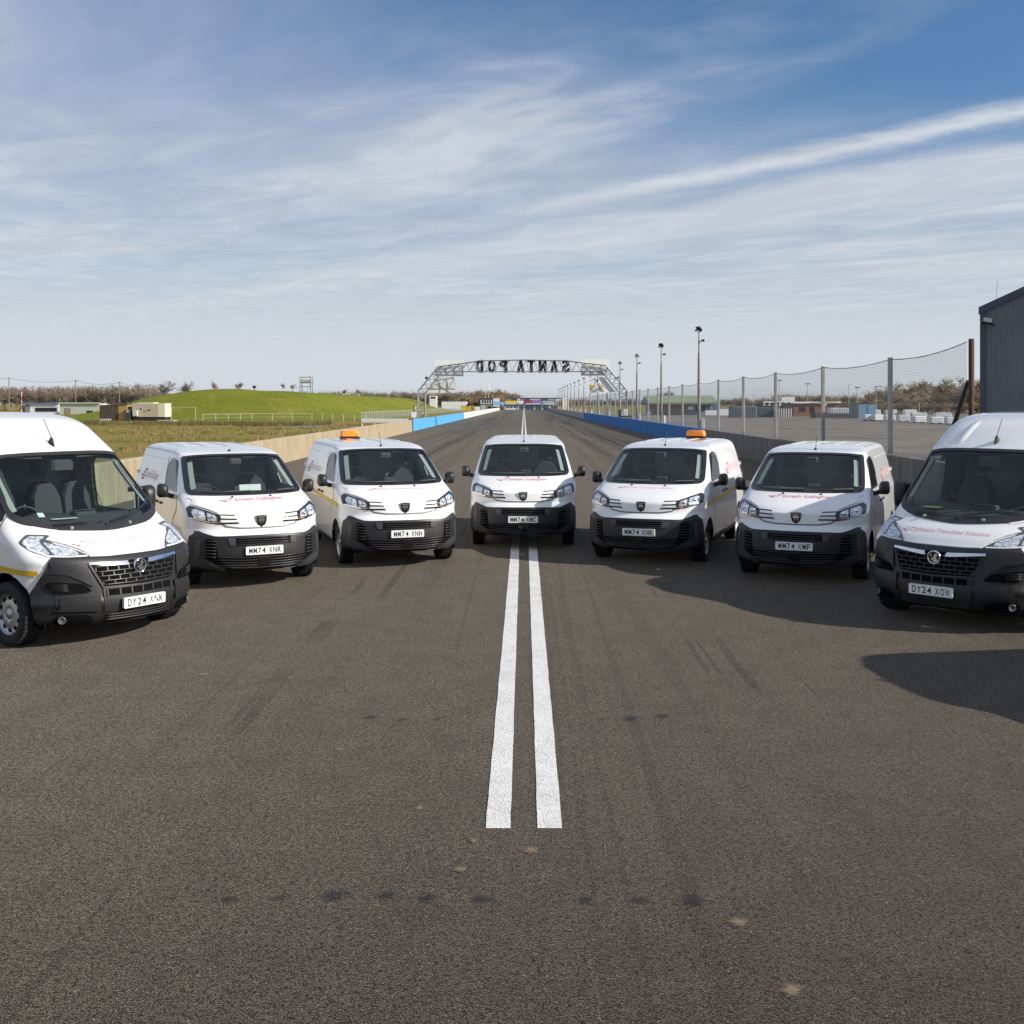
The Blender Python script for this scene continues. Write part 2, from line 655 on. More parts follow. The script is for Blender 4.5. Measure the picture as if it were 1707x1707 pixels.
def body_mesh(S, holes, arches, nfront=26, name='body', m=None, zs=None, off=0.0, ymax=None, flip=False):
    """skin of the van; holes: list of (t, z) outlines to leave open; arches: (y, z, r)"""
    zlist = []
    for a, b in zip(S.z, S.z[1:]):
        k = max(2, int((b - a) / 0.022))
        zlist += [a + (b - a) * i / k for i in range(k)]
    zlist.append(S.z[-1])
    if zs:
        zlist = [z for z in zlist if zs[0] <= z <= zs[1]]
    bm = bmesh.new()
    rows, par = [], {}
    nside = 54
    for z in zlist:
        yf, w, c, n, yr = S.at(z)
        half = []
        for i in range(nfront + 1):
            half.append((S.base(i / nfront, z), i / nfront))
        y1 = yf + c
        y2 = yr - S.rc
        for i in range(1, nside + 1):
            y = y1 + (y2 - y1) * i / nside
            half.append((Vector((w, y, z)), 1 + y - y1))
        for i in range(1, 7):
            a = i / 6 * math.pi / 2
            half.append((Vector((w - S.rc * (1 - math.cos(a)), y2 + S.rc * math.sin(a), z)), 99))
        xr = w - S.rc
        for i in range(1, 6):
            half.append((Vector((xr * (1 - i / 5), yr, z)), 99))
        full = half + [(Vector((-p.x, p.y, p.z)), -t) for p, t in half[-2:0:-1]]
        row = []
        for p, t in full:
            q = p
            if off and abs(t) < 50:
                q = p + S.normal(t, z) * off
            v = bm.verts.new(q)
            par[v] = (t, z)
            row.append(v)
        rows.append(row)
    nn = len(rows[0])
    for i in range(len(rows) - 1):
        for k in range(nn):
            l = (k + 1) % nn
            q = [rows[i][k], rows[i][l], rows[i + 1][l], rows[i + 1][k]]
            tz = [par[v] for v in q]
            tc = sum(a for a, _ in tz) / 4
            zc = sum(b for _, b in tz) / 4
            if abs(tz[0][0] - tz[1][0]) < 3 and any(inside(h, tc, zc) for h in holes):
                continue
            if ymax and sum(v.co.y for v in q) / 4 > ymax:
                continue
            f = bm.faces.new(q)
            f.smooth = True
    if not zs:
        bm.faces.new(rows[-1]).smooth = True
    for (ay, az, ar) in arches:
        for side in (1, -1):
            m_ = 18
            pts = [(ay + ar * math.cos(2 * math.pi * i / m_), az + ar * math.sin(2 * math.pi * i / m_)) for i in range(m_)]
            for i in range(m_):
                a = 2 * math.pi * (i + 0.5) / m_
                no = Vector((0, math.cos(a), math.sin(a)))
                rr = ar * math.cos(math.pi / m_)
                co = Vector((0, ay, az)) + no * rr
                fs = [f for f in bm.faces if f.calc_center_median().x * side > 0.4 and
                      math.hypot(f.calc_center_median().y - ay, f.calc_center_median().z - az) < ar * 1.25]
                g = list({v for f in fs for v in f.verts}) + list({e for f in fs for e in f.edges}) + fs
                bmesh.ops.bisect_plane(bm, geom=g, dist=1e-5, plane_co=co, plane_no=no)
            dele = [f for f in bm.faces if f.calc_center_median().x * side > 0.4 and
                    math.hypot(f.calc_center_median().y - ay, f.calc_center_median().z - az) < ar * 0.995]
            bmesh.ops.delete(bm, geom=dele, context='FACES')
    orient_out(bm, S)
    if flip:
        bmesh.ops.reverse_faces(bm, faces=bm.faces)
    bmesh.ops.delete(bm, geom=[v for v in bm.verts if not v.link_faces], context='VERTS')
    me = bpy.data.meshes.new(name)
    bm.to_mesh(me)
    bm.free()
    me.materials.append(m)
    return me


def mirror_poly(half):
    """close a right-hand half outline (from centre top to centre bottom) symmetrically"""
    return half + [(-a, b) for a, b in reversed(half) if abs(a) > 1e-6]


def skin_text(S, s, height, x0, z0, m, name, mode='hood', side=1, bold=0.0, off=0.0215, xscale=1.0, maxw=None):
    vs, fs = text_mesh(s, height, bold, xscale)
    w = max(v[0] for v in vs)
    if maxw:
        k = maxw / w
        vs = [(a * k, b) for a, b in vs]
    P = []
    zc = {}
    for u, v in vs:
        if mode == 'hood':
            kv = round(v, 4)
            if kv not in zc:
                zc[kv] = S.zarc(z0, v)
            z = zc[kv]
            P.append(S.pt(S.T(x0 + u, z), z, off))
        elif mode == 'side':
            y = x0 + u * side
            P.append(S.pt(S.TS(y, z0 + v, side), z0 + v, off))
        else:
            P.append(S.pt(S.T(x0 + u, z0 + v), z0 + v, off))
    return MB().add(P, fs).mesh(name, m)


def wheel_meshes(Rr, width, kind):
    hw = width / 2
    t = MB()
    prof = [(Rr * 0.60, -hw * 0.80), (Rr * 0.66, -hw * 0.98), (Rr * 0.82, -hw), (Rr * 0.94, -hw * 0.93), (Rr * 0.985, -hw * 0.78), (Rr, -hw * 0.6)]
    for g in (-0.36, 0.0, 0.36):
        prof += [(Rr, hw * (g - 0.05)), (Rr - 0.008, hw * (g - 0.045)), (Rr - 0.008, hw * (g + 0.045)), (Rr, hw * (g + 0.05))]
    prof += [(Rr, hw * 0.6), (Rr * 0.985, hw * 0.78), (Rr * 0.94, hw * 0.93), (Rr * 0.82, hw), (Rr * 0.66, hw * 0.98), (Rr * 0.60, hw * 0.80)]
    t.lathe(prof, 'x', 40)
    for k in range(40):                                   # tread blocks on the shoulders
        a = 2 * math.pi * k / 40
        for sx in (-1, 1):
            M = Matrix.Rotation(a, 4, 'X')
            t.box(sx * hw * 0.66, sx * hw * 0.93, -0.012, 0.012, Rr * 0.965, Rr * 0.998, M)
    tyre = t.mesh('tyre', RUBBER)
    r = MB()
    rr = Rr * 0.655
    r.lathe([(rr, hw * 0.86), (rr * 0.97, hw * 0.90), (rr * 0.93, hw * 0.84), (rr * 0.90, hw * 0.60), (rr * 0.62, hw * 0.72), (rr * 0.46, hw * 0.80),
             (rr * 0.34, hw * 0.78), (rr * 0.26, hw * 0.70), (rr * 0.21, hw * 0.72), (rr * 0.19, hw * 0.86), (0.001, hw * 0.88)], 'x', 36)
    r.lathe([(rr, hw * 0.86), (rr, -hw * 0.8)], 'x', 36)
    rim = r.mesh('rim', SILVER)
    h = MB()
    nh = 10 if kind == 'big' else 12
    for k in range(nh):
        M = Matrix.Rotation(2 * math.pi * k / nh, 4, 'X')
        a0 = 0.055 if kind == 'big' else 0.036
        pts = [(hw * 0.655 + 0.006, 0.5 * a0 * math.cos(q * math.pi / 5), rr * 0.755 + rr * (0.10 if kind == 'big' else 0.06) * math.sin(q * math.pi / 5)) for q in range(10)]
        h.add(pts, [tuple(range(10))], False, M)
    holes = h.mesh('vent_hole_shade', DARK)  # flat dark discs in place of the shaded holes
    bo = MB()
    for k in range(5):
        M = Matrix.Rotation(2 * math.pi * k / 5, 4, 'X')
        bo.lathe([(0.014, hw * 0.78), (0.014, hw * 0.90), (0.001, hw * 0.91)], 'x', 6, (0, 0, rr * 0.40), False, M)
    bolts = bo.mesh('wheel_bolts', SILVER)
    return tyre, rim, holes, bolts


def seat_mesh(w=0.50, h=0.62):
    s = MB()
    prof = [(0.0, 0.0), (0.12, 0.0), (0.20, h * 0.9), (0.17, h), (0.10, h)]
    pl = [(-w / 2, 0.0), (-w / 2 + 0.02, h * 0.72), (-w / 2 + 0.10, h * 0.93), (-w / 2 + 0.17, h), (w / 2 - 0.17, h), (w / 2 - 0.10, h * 0.93), (w / 2 - 0.02, h * 0.72), (w / 2, 0.0)]
    vs = [(x, 0.0 + z * 0.22, z) for x, z in pl] + [(x * 0.92, -0.05 + z * 0.22, z * 0.97 + 0.01) for x, z in pl] + [(x, 0.13 + z * 0.22, z) for x, z in pl]
    n = len(pl)
    fs = [tuple(n + i for i in range(n)), tuple(2 * n + i for i in range(n - 1, -1, -1))]
    for i in range(n):
        j = (i + 1) % n
        fs += [(i, j, n + j, n + i), (2 * n + i, 2 * n + j, j, i)]
    s.add(vs, fs)
    s.cbox(-w / 2, w / 2, -0.46, 0.05, -0.16, 0.02, 0.05)
    return s.mesh('seat', SEAT)


def headrest_mesh():
    s = MB()
    M = Matrix.Rotation(math.radians(-10), 4, 'X')
    s.cbox(-0.135, 0.135, 0.0, 0.09, 0.06, 0.25, 0.045, M)
    for x in (-0.07, 0.07):
        s.tube([(x, 0.04, -0.05), (x, 0.05, 0.08)], 0.007, 5)
    return s.mesh('headrest', SEAT)


def steering_mesh():
    s = MB()
    n, m_, R0, r0 = 28, 7, 0.185, 0.017
    vs, fs = [], []
    M = Matrix.Rotation(math.radians(-62), 4, 'X')
    for i in range(n):
        a = 2 * math.pi * i / n
        for j in range(m_):
            b = 2 * math.pi * j / m_
            vs.append(((R0 + r0 * math.cos(b)) * math.cos(a), (R0 + r0 * math.cos(b)) * math.sin(a), r0 * math.sin(b)))
    for i in range(n):
        for j in range(m_):
            fs.append((i * m_ + j, ((i + 1) % n) * m_ + j, ((i + 1) % n) * m_ + (j + 1) % m_, i * m_ + (j + 1) % m_))
    M2 = Matrix.Rotation(math.radians(-28), 4, 'X') @ Matrix.Rotation(math.radians(90), 4, 'X') @ Matrix.Identity(4)
    M2 = Matrix.Rotation(math.radians(62), 4, 'X')
    s.add(vs, fs, True, M2)
    s.cbox(-0.07, 0.07, -0.06, 0.06, -0.02, 0.03, 0.02, M2)
    s.box(-0.18, 0.18, -0.012, 0.012, -0.01, 0.01, M2)
    s.box(-0.012, 0.012, -0.18, 0.0, -0.01, 0.01, M2)
    return s.mesh('steering_wheel', mat('wheel_leather', (0.02, 0.02, 0.022), 0.5))


SEAT_ME, HEAD_ME, STEER_ME = seat_mesh(), headrest_mesh(), steering_mesh()


def mirror_mesh(kind, side):
    s = MB()
    if kind == 'small':
        x0, w, z0, h, y = 0.955, 0.165, 1.205, 0.20, 1.50
        pl = [(0.0, 0.02), (0.012, 0.15), (0.04, 0.195), (0.12, 0.205), (0.155, 0.18), (0.165, 0.11), (0.16, 0.03), (0.13, 0.0), (0.02, 0.0)]
    else:
        x0, w, z0, h, y = 1.00, 0.18, 1.235, 0.325, 1.50
        pl = [(0.0, 0.03), (0.0, 0.27), (0.025, 0.315), (0.14, 0.325), (0.17, 0.30), (0.18, 0.16), (0.17, 0.03), (0.14, 0.0), (0.025, 0.0)]
    n = len(pl)
    cx, cz = w / 2, h / 2
    rows = []
    for dy, k in ((-0.10, 0.35), (-0.085, 0.68), (-0.05, 0.92), (0.0, 1.0), (0.05, 0.97)):
        rows.append([(side * (x0 + 0.05 + cx + (a - cx) * k), y + dy, z0 + cz + (b - cz) * k) for a, b in pl])
    vs = [p for r_ in rows for p in r_]
    fs = [tuple(range(n))]
    for i in range(len(rows) - 1):
        for k in range(n):
            l = (k + 1) % n
            fs.append((i * n + k, i * n + l, i * n + n + l, i * n + n + k))
    s.add(vs, fs, True)
    s.tube([(side * (x0 - 0.09), y + 0.06, z0 + 0.00), (side * (x0 + 0.01), y + 0.02, z0 + 0.015), (side * (x0 + 0.10), y, z0 + 0.05)], 0.035, 8)
    if kind != 'small':
        s.tube([(side * (x0 - 0.09), y + 0.06, z0 + 0.28), (side * (x0 + 0.10), y, z0 + 0.28)], 0.03, 8)
    hous = s.mesh('wing_mirror', BLACKP)
    g = MB()
    g.add([(side * (x0 + 0.05 + cx + (a - cx) * 0.9), y + 0.052, z0 + cz + (b - cz) * 0.9) for a, b in pl], [tuple(range(n))])
    return hous, g.mesh('mirror_glass', MIRRORG)

COMPACT = Shape([  # z, yf, w, c, n, yr
    (0.265, 0.14, 0.90, 0.70, 2.5, 4.90), (0.30, 0.06, 0.93, 0.75, 2.4, 4.93), (0.36, 0.035, 0.95, 0.77, 2.35, 4.95),
    (0.48, 0.025, 0.96, 0.78, 2.3, 4.96), (0.62, 0.035, 0.962, 0.78, 2.3, 4.96), (0.72, 0.05, 0.962, 0.76, 2.3, 4.96),
    (0.77, 0.085, 0.961, 0.73, 2.3, 4.96), (0.83, 0.155, 0.96, 0.68, 2.3, 4.96), (0.92, 0.175, 0.957, 0.63, 2.3, 4.955),
    (0.985, 0.19, 0.954, 0.59, 2.3, 4.955), (1.03, 0.245, 0.951, 0.56, 2.3, 4.95), (1.12, 0.44, 0.946, 0.53, 2.35, 4.95),
    (1.20, 0.63, 0.935, 0.55, 2.4, 4.945), (1.262, 0.78, 0.918, 0.58, 2.5, 4.94), (1.40, 1.04, 0.885, 0.56, 2.6, 4.93),
    (1.55, 1.325, 0.847, 0.52, 2.6, 4.92), (1.70, 1.61, 0.803, 0.46, 2.6, 4.90), (1.78, 1.765, 0.775, 0.44, 2.6, 4.885),
    (1.81, 1.85, 0.758, 0.43, 2.6, 4.87), (1.835, 1.98, 0.735, 0.42, 2.6, 4.86), (1.86, 2.18, 0.695, 0.40, 2.6, 4.845),
    (1.88, 2.45, 0.63, 0.40, 2.6, 4.82), (1.893, 2.80, 0.52, 0.40, 2.6, 4.77), (1.900, 3.15, 0.34, 0.30, 2.6, 4.66)])

LARGE = Shape([
    (0.20, 0.27, 0.94, 0.62, 2.05, 5.90), (0.26, 0.13, 0.99, 0.70, 2.05, 5.93), (0.33, 0.08, 1.015, 0.74, 2.05, 5.95),
    (0.46, 0.06, 1.025, 0.76, 2.05, 5.96), (0.60, 0.08, 1.028, 0.75, 2.05, 5.96), (0.75, 0.12, 1.03, 0.70, 2.1, 5.96),
    (0.86, 0.16, 1.03, 0.63, 2.15, 5.96), (0.93, 0.22, 1.028, 0.56, 2.3, 5.96), (1.00, 0.33, 1.025, 0.50, 2.3, 5.955),
    (1.08, 0.46, 1.02, 0.47, 2.3, 5.955), (1.16, 0.60, 1.01, 0.46, 2.3, 5.95), (1.22, 0.705, 0.998, 0.46, 2.35, 5.95),
    (1.40, 0.905, 0.97, 0.46, 2.4, 5.94), (1.70, 1.245, 0.93, 0.43, 2.4, 5.93), (1.90, 1.47, 0.90, 0.39, 2.4, 5.92),
    (2.00, 1.585, 0.887, 0.37, 2.5, 5.915), (2.09, 1.735, 0.880, 0.38, 2.6, 5.91), (2.20, 1.92, 0.870, 0.40, 2.8, 5.90),
    (2.30, 2.10, 0.855, 0.42, 3.0, 5.88), (2.37, 2.28, 0.832, 0.45, 3.0, 5.85), (2.42, 2.50, 0.79, 0.48, 3.0, 5.78),
    (2.45, 2.80, 0.70, 0.48, 3.0, 5.6), (2.462, 3.2, 0.50, 0.4, 2.6, 5.3)])


def disc(S, x, z, r, off, n=20, sx=1.0):
    return [S.pt(S.T(x + r * sx * math.cos(2 * math.pi * k / n), z + r * math.sin(2 * math.pi * k / n)), z + r * math.sin(2 * math.pi * k / n), off) for k in range(n)]


def flat_poly(S, poly, off, m, name, y=None):
    """flat badge piece (x, z) at the nose, thickened"""
    yy = S.at(sum(p[1] for p in poly) / len(poly))[0] - off if y is None else y
    return MB().prism(poly, yy - 0.006, yy + 0.004).mesh(name, m)


def proud_bar(S, pts, w, off, m, name, depth=0.03):
    """slat that follows the skin through (x, z) points, w tall"""
    P = []
    for (x0, z0), (x1, z1) in zip(pts, pts[1:]):
        k = max(1, int(abs(x1 - x0) / 0.05))
        P += [(x0 + (x1 - x0) * i / k, z0 + (z1 - z0) * i / k) for i in range(k)]
    P.append(pts[-1])
    vs, fs = [], []
    for x, z in P:
        for dz, o in ((w / 2, off - depth), (w / 2, off - 0.004), (w * 0.25, off), (-w / 2, off - 0.006), (-w / 2, off - depth)):
            zz = z + dz
            vs.append(S.pt(S.T(x, zz), zz, o))
    for i in range(len(P) - 1):
        for k in range(4):
            fs.append((i * 5 + k, i * 5 + k + 1, i * 5 + 5 + k + 1, i * 5 + 5 + k))
    fs += [(0, 1, 2, 3, 4), tuple(len(vs) - 1 - i for i in range(5))]
    return MB().add(vs, fs, True).mesh(name, m)


def van_compact():
    S = COMPACT
    T, TS = S.T, S.TS
    parts = []
    W = lambda x, z: (T(x, z), z)
    V = lambda y, z, s=1: (TS(y, z, s), z)
    # windscreen
    oh = [W(0.0, 1.800), W(0.30, 1.799), W(0.55, 1.789), W(0.735, 1.765), W(0.842, 1.300), W(0.80, 1.262), W(0.50, 1.253), W(0.0, 1.250)]
    ih = [W(0.0, 1.776), W(0.30, 1.775), W(0.535, 1.766), W(0.692, 1.742), W(0.790, 1.332), W(0.73, 1.300), W(0.47, 1.288), W(0.0, 1.284)]
    mh = [((a[0] + b[0]) / 2, (a[1] + b[1]) / 2) for a, b in zip(oh, ih)]
    outer, inner, mid = [loop(mirror_poly(h), 0.045, 3, 6) for h in (oh, ih, mh)]
    sw_o = [(1.38, 1.275), (1.58, 1.46), (1.90, 1.70), (2.10, 1.745), (2.36, 1.735), (2.44, 1.67), (2.47, 1.275)]
    sw_i = [(1.50, 1.305), (1.64, 1.46), (1.93, 1.675), (2.11, 1.712), (2.32, 1.705), (2.39, 1.65), (2.42, 1.305)]
    win = {}
    holes = [mid]
    for s in (1, -1):
        o_ = loop([V(y, z, s) for y, z in sw_o], 0.05, 3, 4)
        i_ = loop([V(y, z, s) for y, z in sw_i], 0.05, 3, 4)
        win[s] = (o_, i_)
        holes.append([((a[0] + b[0]) / 2, (a[1] + b[1]) / 2) for a, b in zip(o_, i_)])
    arches = [(0.95, 0.335, 0.395), (4.225, 0.335, 0.39)]
    parts.append(('body', body_mesh(S, holes, arches, name='body', m=WHITE), [], None))
    parts.append(('cab_lining', body_mesh(S, holes, [], name='cab_lining', m=TRIM, zs=(1.05, 1.85), off=-0.035, ymax=2.75), [], None))
    fl = MB().box(-0.86, 0.86, 0.35, 4.85, 0.268, 0.33)
    parts.append(('bulkhead', MB().box(-0.74, 0.74, 2.70, 2.74, 0.335, 1.78).mesh('bulkhead', mat('bulkhead_grey', (0.22, 0.25, 0.26), 0.7)), [], None))
    parts.append(('floor_pan', fl.mesh('floor_pan', DARK), [], None))
    for ay, az, ar in arches:
        for s in (1, -1):
            li = MB()
            vs, fs = [], []
            n = 16
            for i in range(n + 1):
                a = math.radians(-18) + math.radians(216) * i / n
                for x in (0.55, 0.90):
                    vs.append((s * x, ay + (ar + 0.004) * math.cos(a), max(0.2, az + (ar + 0.004) * math.sin(a))))
            fs = [(2 * i, 2 * i + 1, 2 * i + 3, 2 * i + 2) for i in range(n)]
            li.add(vs, fs, True)
            parts.append(('wheel_arch_liner', li.mesh('wheel_arch_liner', DARK), [], None))
    wip = []
    for pts in ([W(0.02, 1.285), W(-0.34, 1.278), W(-0.66, 1.292)], [W(0.70, 1.288), W(0.42, 1.281), W(0.10, 1.287)]):
        wip.append(('wiper', strip(S, pts, 0.018, 0.022, BLACKP, 'wiper'), []))
        wip.append(('wiper_arm', strip(S, [pts[0], pts[1]], 0.022, 0.034, mat('wiper_metal', (0.10, 0.10, 0.10), 0.3), 'wiper_arm'), []))
    parts.append(('windscreen', patch(S, inner, 0.001, GLASS, 'windscreen'), wip + [('windscreen_surround', ring(S, outer, inner, 0.011, GLOSSB, 'windscreen_surround'), [])], None))
    cam_ = MB().cbox(-0.09, 0.09, 1.62, 1.72, 1.66, 1.74, 0.02)
    parts.append(('camera_housing', cam_.mesh('camera_housing', DASH), [], None))
    for s in (1, -1):
        o_, i_ = win[s]
        ex = [(a[0] + (a[0] - b[0]) * 0.9, a[1] + (a[1] - b[1]) * 0.9) for a, b in zip(o_, i_)]
        parts.append(('door_window', patch(S, i_, 0.0, GLASS, 'door_window'), [('window_seal', ring(S, o_, i_, 0.003, GLOSSB, 'window_seal'), []), ('window_trim', ring(S, ex, i_, -0.030, DASH, 'window_trim'), [])], None))
        h, g = mirror_mesh('small', s)
        parts.append(('wing_mirror', h, [('mirror_glass', g, [])], None))
        parts.append(('pillar_trim', strip(S, [W(s * 0.735, 1.36), W(s * 0.655, 1.72)], 0.075, -0.030, PALETRIM, 'pillar_trim'), [], None))
    # black bumper
    half = [W(0.0, 0.742), W(0.30, 0.742), W(0.575, 0.738), W(0.64, 0.742), W(0.80, 0.795), W(0.865, 0.800), V(0.42, 0.785), V(0.50, 0.73), V(0.535, 0.62), V(0.545, 0.45), V(0.55, 0.34),
            V(0.56, 0.275), W(0.70, 0.272), W(0.0, 0.275)]
    bump_kids = []
    B = 0.022
    bmsh = patch(S, mirror_poly(half), B, BLACKP, 'bumper', rim=0.03,
                 offf=lambda t, z: 0.010 * max(0.0, 1 - abs(z - 0.33) / 0.05) + 0.010 * max(0.0, 1 - abs(abs(t) - T(0.80, 0.6)) / 0.10) * max(0.0, min(1.0, (z - 0.3) / 0.1)))
    G1 = mat('grille_edge', (0.035, 0.035, 0.037), 0.30)
    up = [W(0.0, 0.722), W(0.47, 0.718), W(0.44, 0.622), W(0.0, 0.618)]
    bump_kids.append(('upper_grille', patch(S, mirror_poly(up), B + 0.003, DARK, 'upper_grille'), []))  # dark sheet laid on the bumper for the shade between slats
    for z in (0.708, 0.680, 0.652, 0.628):
        bump_kids.append(('slat', proud_bar(S, [(-0.37, z), (0.0, z), (0.37, z)], 0.012, B + 0.020, G1, 'slat'), []))
    for s in (1, -1):
        bump_kids.append(('grille_end', patch(S, [W(s * 0.375, 0.718), W(s * 0.475, 0.716), W(s * 0.445, 0.622), W(s * 0.375, 0.620)], B + 0.014, mat('grille_end_plastic', (0.05, 0.052, 0.056), 0.35), 'grille_end', rim=0.012), []))
        vent = [W(s * 0.625, 0.700), W(s * 0.745, 0.715), W(s * 0.775, 0.69), W(s * 0.775, 0.47), W(s * 0.60, 0.36), W(s * 0.50, 0.315), W(s * 0.52, 0.40), W(s * 0.60, 0.47)]
        bump_kids.append(('side_intake', patch(S, vent, B + 0.003, DARK, 'side_intake'), []))  # shade of the intake as a flat dark patch
        for i in range(6):
            z = 0.680 - i * 0.043
            x1 = 0.755 if i < 5 else 0.72
            bump_kids.append(('slat', proud_bar(S, [(s * 0.62, z), (s * x1, z + 0.004)], 0.013, B + 0.018, G1, 'slat'), []))
        fog = MB()
        c = S.pt(T(s * 0.815, 0.52), 0.52, B + 0.005)
        bump_kids.append(('fog_trim', patch(S, [W(s * 0.79, 0.70), W(s * 0.84, 0.70), W(s * 0.845, 0.47), W(s * 0.80, 0.47)], B + 0.016, mat('trim_grey', (0.045, 0.046, 0.05), 0.4), 'fog_trim', rim=0.014), []))
        bump_kids.append(('chin_wedge', patch(S, [W(s * 0.845, 0.475), W(s * 0.875, 0.40), W(s * 0.80, 0.33), W(s * 0.60, 0.295), W(s * 0.50, 0.298), W(s * 0.62, 0.345), W(s * 0.77, 0.44)], B + 0.012, mat('chin_plastic', (0.040, 0.041, 0.044), 0.42), 'chin_wedge', rim=0.012), []))
    low = [W(0.0, 0.470), W(0.50, 0.470), W(0.60, 0.44), W(0.58, 0.375), W(0.48, 0.318), W(0.0, 0.312)]
    bump_kids.append(('lower_grille', patch(S, mirror_poly(low), B + 0.003, DARK, 'lower_grille'), []))  # lower opening's shade laid on as a dark sheet
    for i, z in enumerate((0.452, 0.418, 0.384, 0.350, 0.322)):
        xe = (0.585, 0.60, 0.57, 0.53, 0.47)[i]
        bump_kids.append(('slat', proud_bar(S, [(-xe, z + 0.012), (-0.3, z), (0.3, z), (xe, z + 0.012)], 0.013, B + 0.020, G1, 'slat'), []))
    bump_kids.append(('radar_cover', patch(S, [W(-0.075, 0.452), W(0.075, 0.452), W(0.075, 0.345), W(-0.075, 0.345)], B + 0.026, GLOSSB, 'radar_cover', rim=0.01), []))
    parts.append(('bumper', bmsh, bump_kids, None))
    # lamps with three claw marks each
    for s in (1, -1):
        lens = [W(s * 0.500, 0.905), W(s * 0.53, 0.99), W(s * 0.56, 1.034), W(s * 0.70, 1.085), W(s * 0.86, 1.140), W(s * 0.915, 1.10), W(s * 0.922, 1.01), W(s * 0.90, 0.975), W(s * 0.74, 0.935), W(s * 0.70, 0.915), W(s * 0.60, 0.905)]
        lo = loop(lens, 0.03, 2, 3)
        kids = []
        for cs in ([(0.585, 0.945), (0.60, 1.02), (0.70, 1.058), (0.705, 0.955)], [(0.725, 0.958), (0.725, 1.064), (0.83, 1.098), (0.875, 1.06), (0.86, 0.98)]):
            kids.append(('reflector', patch(S, loop([W(s * a, b) for a, b in cs], 0.02, 2, 2), 0.005, LAMPCH, 'reflector'), []))
        kids.append(('indicator', patch(S, loop([W(s * a, b) for a, b in [(0.545, 0.914), (0.56, 0.936), (0.66, 0.944), (0.66, 0.922)]], 0.01, 2, 2), 0.005, mat('indicator_amber', (0.50, 0.22, 0.09), 0.2, coat=0.5), 'indicator'), []))
        for lx, lz in ((0.650, 0.998), (0.795, 1.030)):
            c_ = S.pt(T(s * lx, lz), lz, 0.008)
            kids.append(('lamp_unit', MB().lathe([(0.034, 0.004), (0.032, -0.006), (0.025, -0.004), (0.022, -0.012), (0.001, -0.016)], 'y', 14).mesh('lamp_unit', CHROME), [], (tuple(c_), (0, 0, s * 0.45))))
        kids.append(('light_strip', strip(S, [W(s * 0.67, 0.93), W(s * 0.78, 0.957), W(s * 0.90, 0.985)], 0.016, 0.006, CHROME, 'light_strip'), []))
        kids.append(('lens_cover', patch(S, lo, 0.012, LENS, 'lens_cover', rim=0.012), []))
        for (x0, z0, x1, z1, w_) in ((0.345, 1.012, 0.575, 1.022, 0.013), (0.325, 0.966, 0.55, 0.974, 0.017), (0.300, 0.914, 0.60, 0.915, 0.024)):
            kids.append(('claw_mark', patch(S, [W(s * x0, z0 - w_ / 2), W(s * x1, z1 - w_ / 2), W(s * x1, z1 + w_ / 2), W(s * (x0 + 0.02), z0 + w_ / 2)], 0.012, GLOSSB, 'claw_mark', rim=0.008), []))
        parts.append(('headlight', patch(S, lo, 0.002, mat('lamp_housing', (0.02, 0.021, 0.025), 0.25), 'headlight'), kids, None))
    bh = [W(0.0, 0.850), W(0.30, 0.854), W(0.465, 0.880), W(0.545, 0.93), W(0.535, 1.00), W(0.575, 1.052), W(0.70, 1.100), W(0.855, 1.156), V(0.83, 1.198), V(0.98, 1.228), W(0.80, 1.238), W(0.65, 1.240), W(0.50, 1.240), W(0.0, 1.237)]
    parts.append(('bonnet', patch(S, mirror_poly(bh), 0.007, WHITE, 'bonnet', rim=0.014, grid=(0.04, 0.02), offf=lambda t, z: 0.012 * max(0.0, min(1.0, (0.66 - abs(t)) / 0.05)) * max(0.0, min(1.0, (z - 1.02) / 0.05)) * max(0.0, min(1.0, (1.235 - z) / 0.06))), [], None))
    # shut lines
    hood = [V(0.98, 1.20, -1), W(-0.90, 1.15), W(-0.70, 1.097), W(-0.55, 1.045)]
    lines = [strip(S, [W(-0.565, 0.93), W(-0.48, 0.866), W(-0.30, 0.840), W(0.0, 0.836), W(0.30, 0.840), W(0.48, 0.866), W(0.565, 0.93)], 0.016, 0.0045, LINEBLK, 'bonnet_gap')]
    parts.append(('bonnet_gap', lines[0], [], None))
    parts.append(('bonnet_crease_shade', strip(S, [W(-0.55, 1.085), W(-0.25, 1.064), W(0.0, 1.06), W(0.25, 1.064), W(0.55, 1.085)], 0.005, 0.0095, mat('crease_shade_grey', (0.55, 0.56, 0.58), 0.4), 'bonnet_crease_shade'), [], None))  # grey tape drawn for the shade of the crease
    for s in (1, -1):
        parts.append(('front_door', patch(S, [V(1.36, 1.25, s), V(1.38, 0.95, s), V(1.46, 0.72, s), V(1.49, 0.39, s), V(2.50, 0.39, s), V(2.54, 0.9, s), V(2.54, 1.25, s)], 0.006, WHITE, 'front_door', rim=0.012, grid=(0.15, 0.04)), [], None))
        parts.append(('sliding_door', patch(S, [V(2.58, 1.76, s), V(2.58, 0.42, s), V(3.60, 0.42, s), V(3.66, 0.60, s), V(3.66, 1.76, s)], 0.006, WHITE, 'sliding_door', rim=0.012, grid=(0.2, 0.03)), [], None))
        parts.append(('door_gap', strip(S, [V(1.345, 1.26, s), V(1.365, 0.95, s), V(1.445, 0.71, s), V(1.475, 0.375, s), V(2.56, 0.375, s), V(2.56, 1.74, s)], 0.014, 0.0015, LINEBLK, 'door_gap'), [], None))
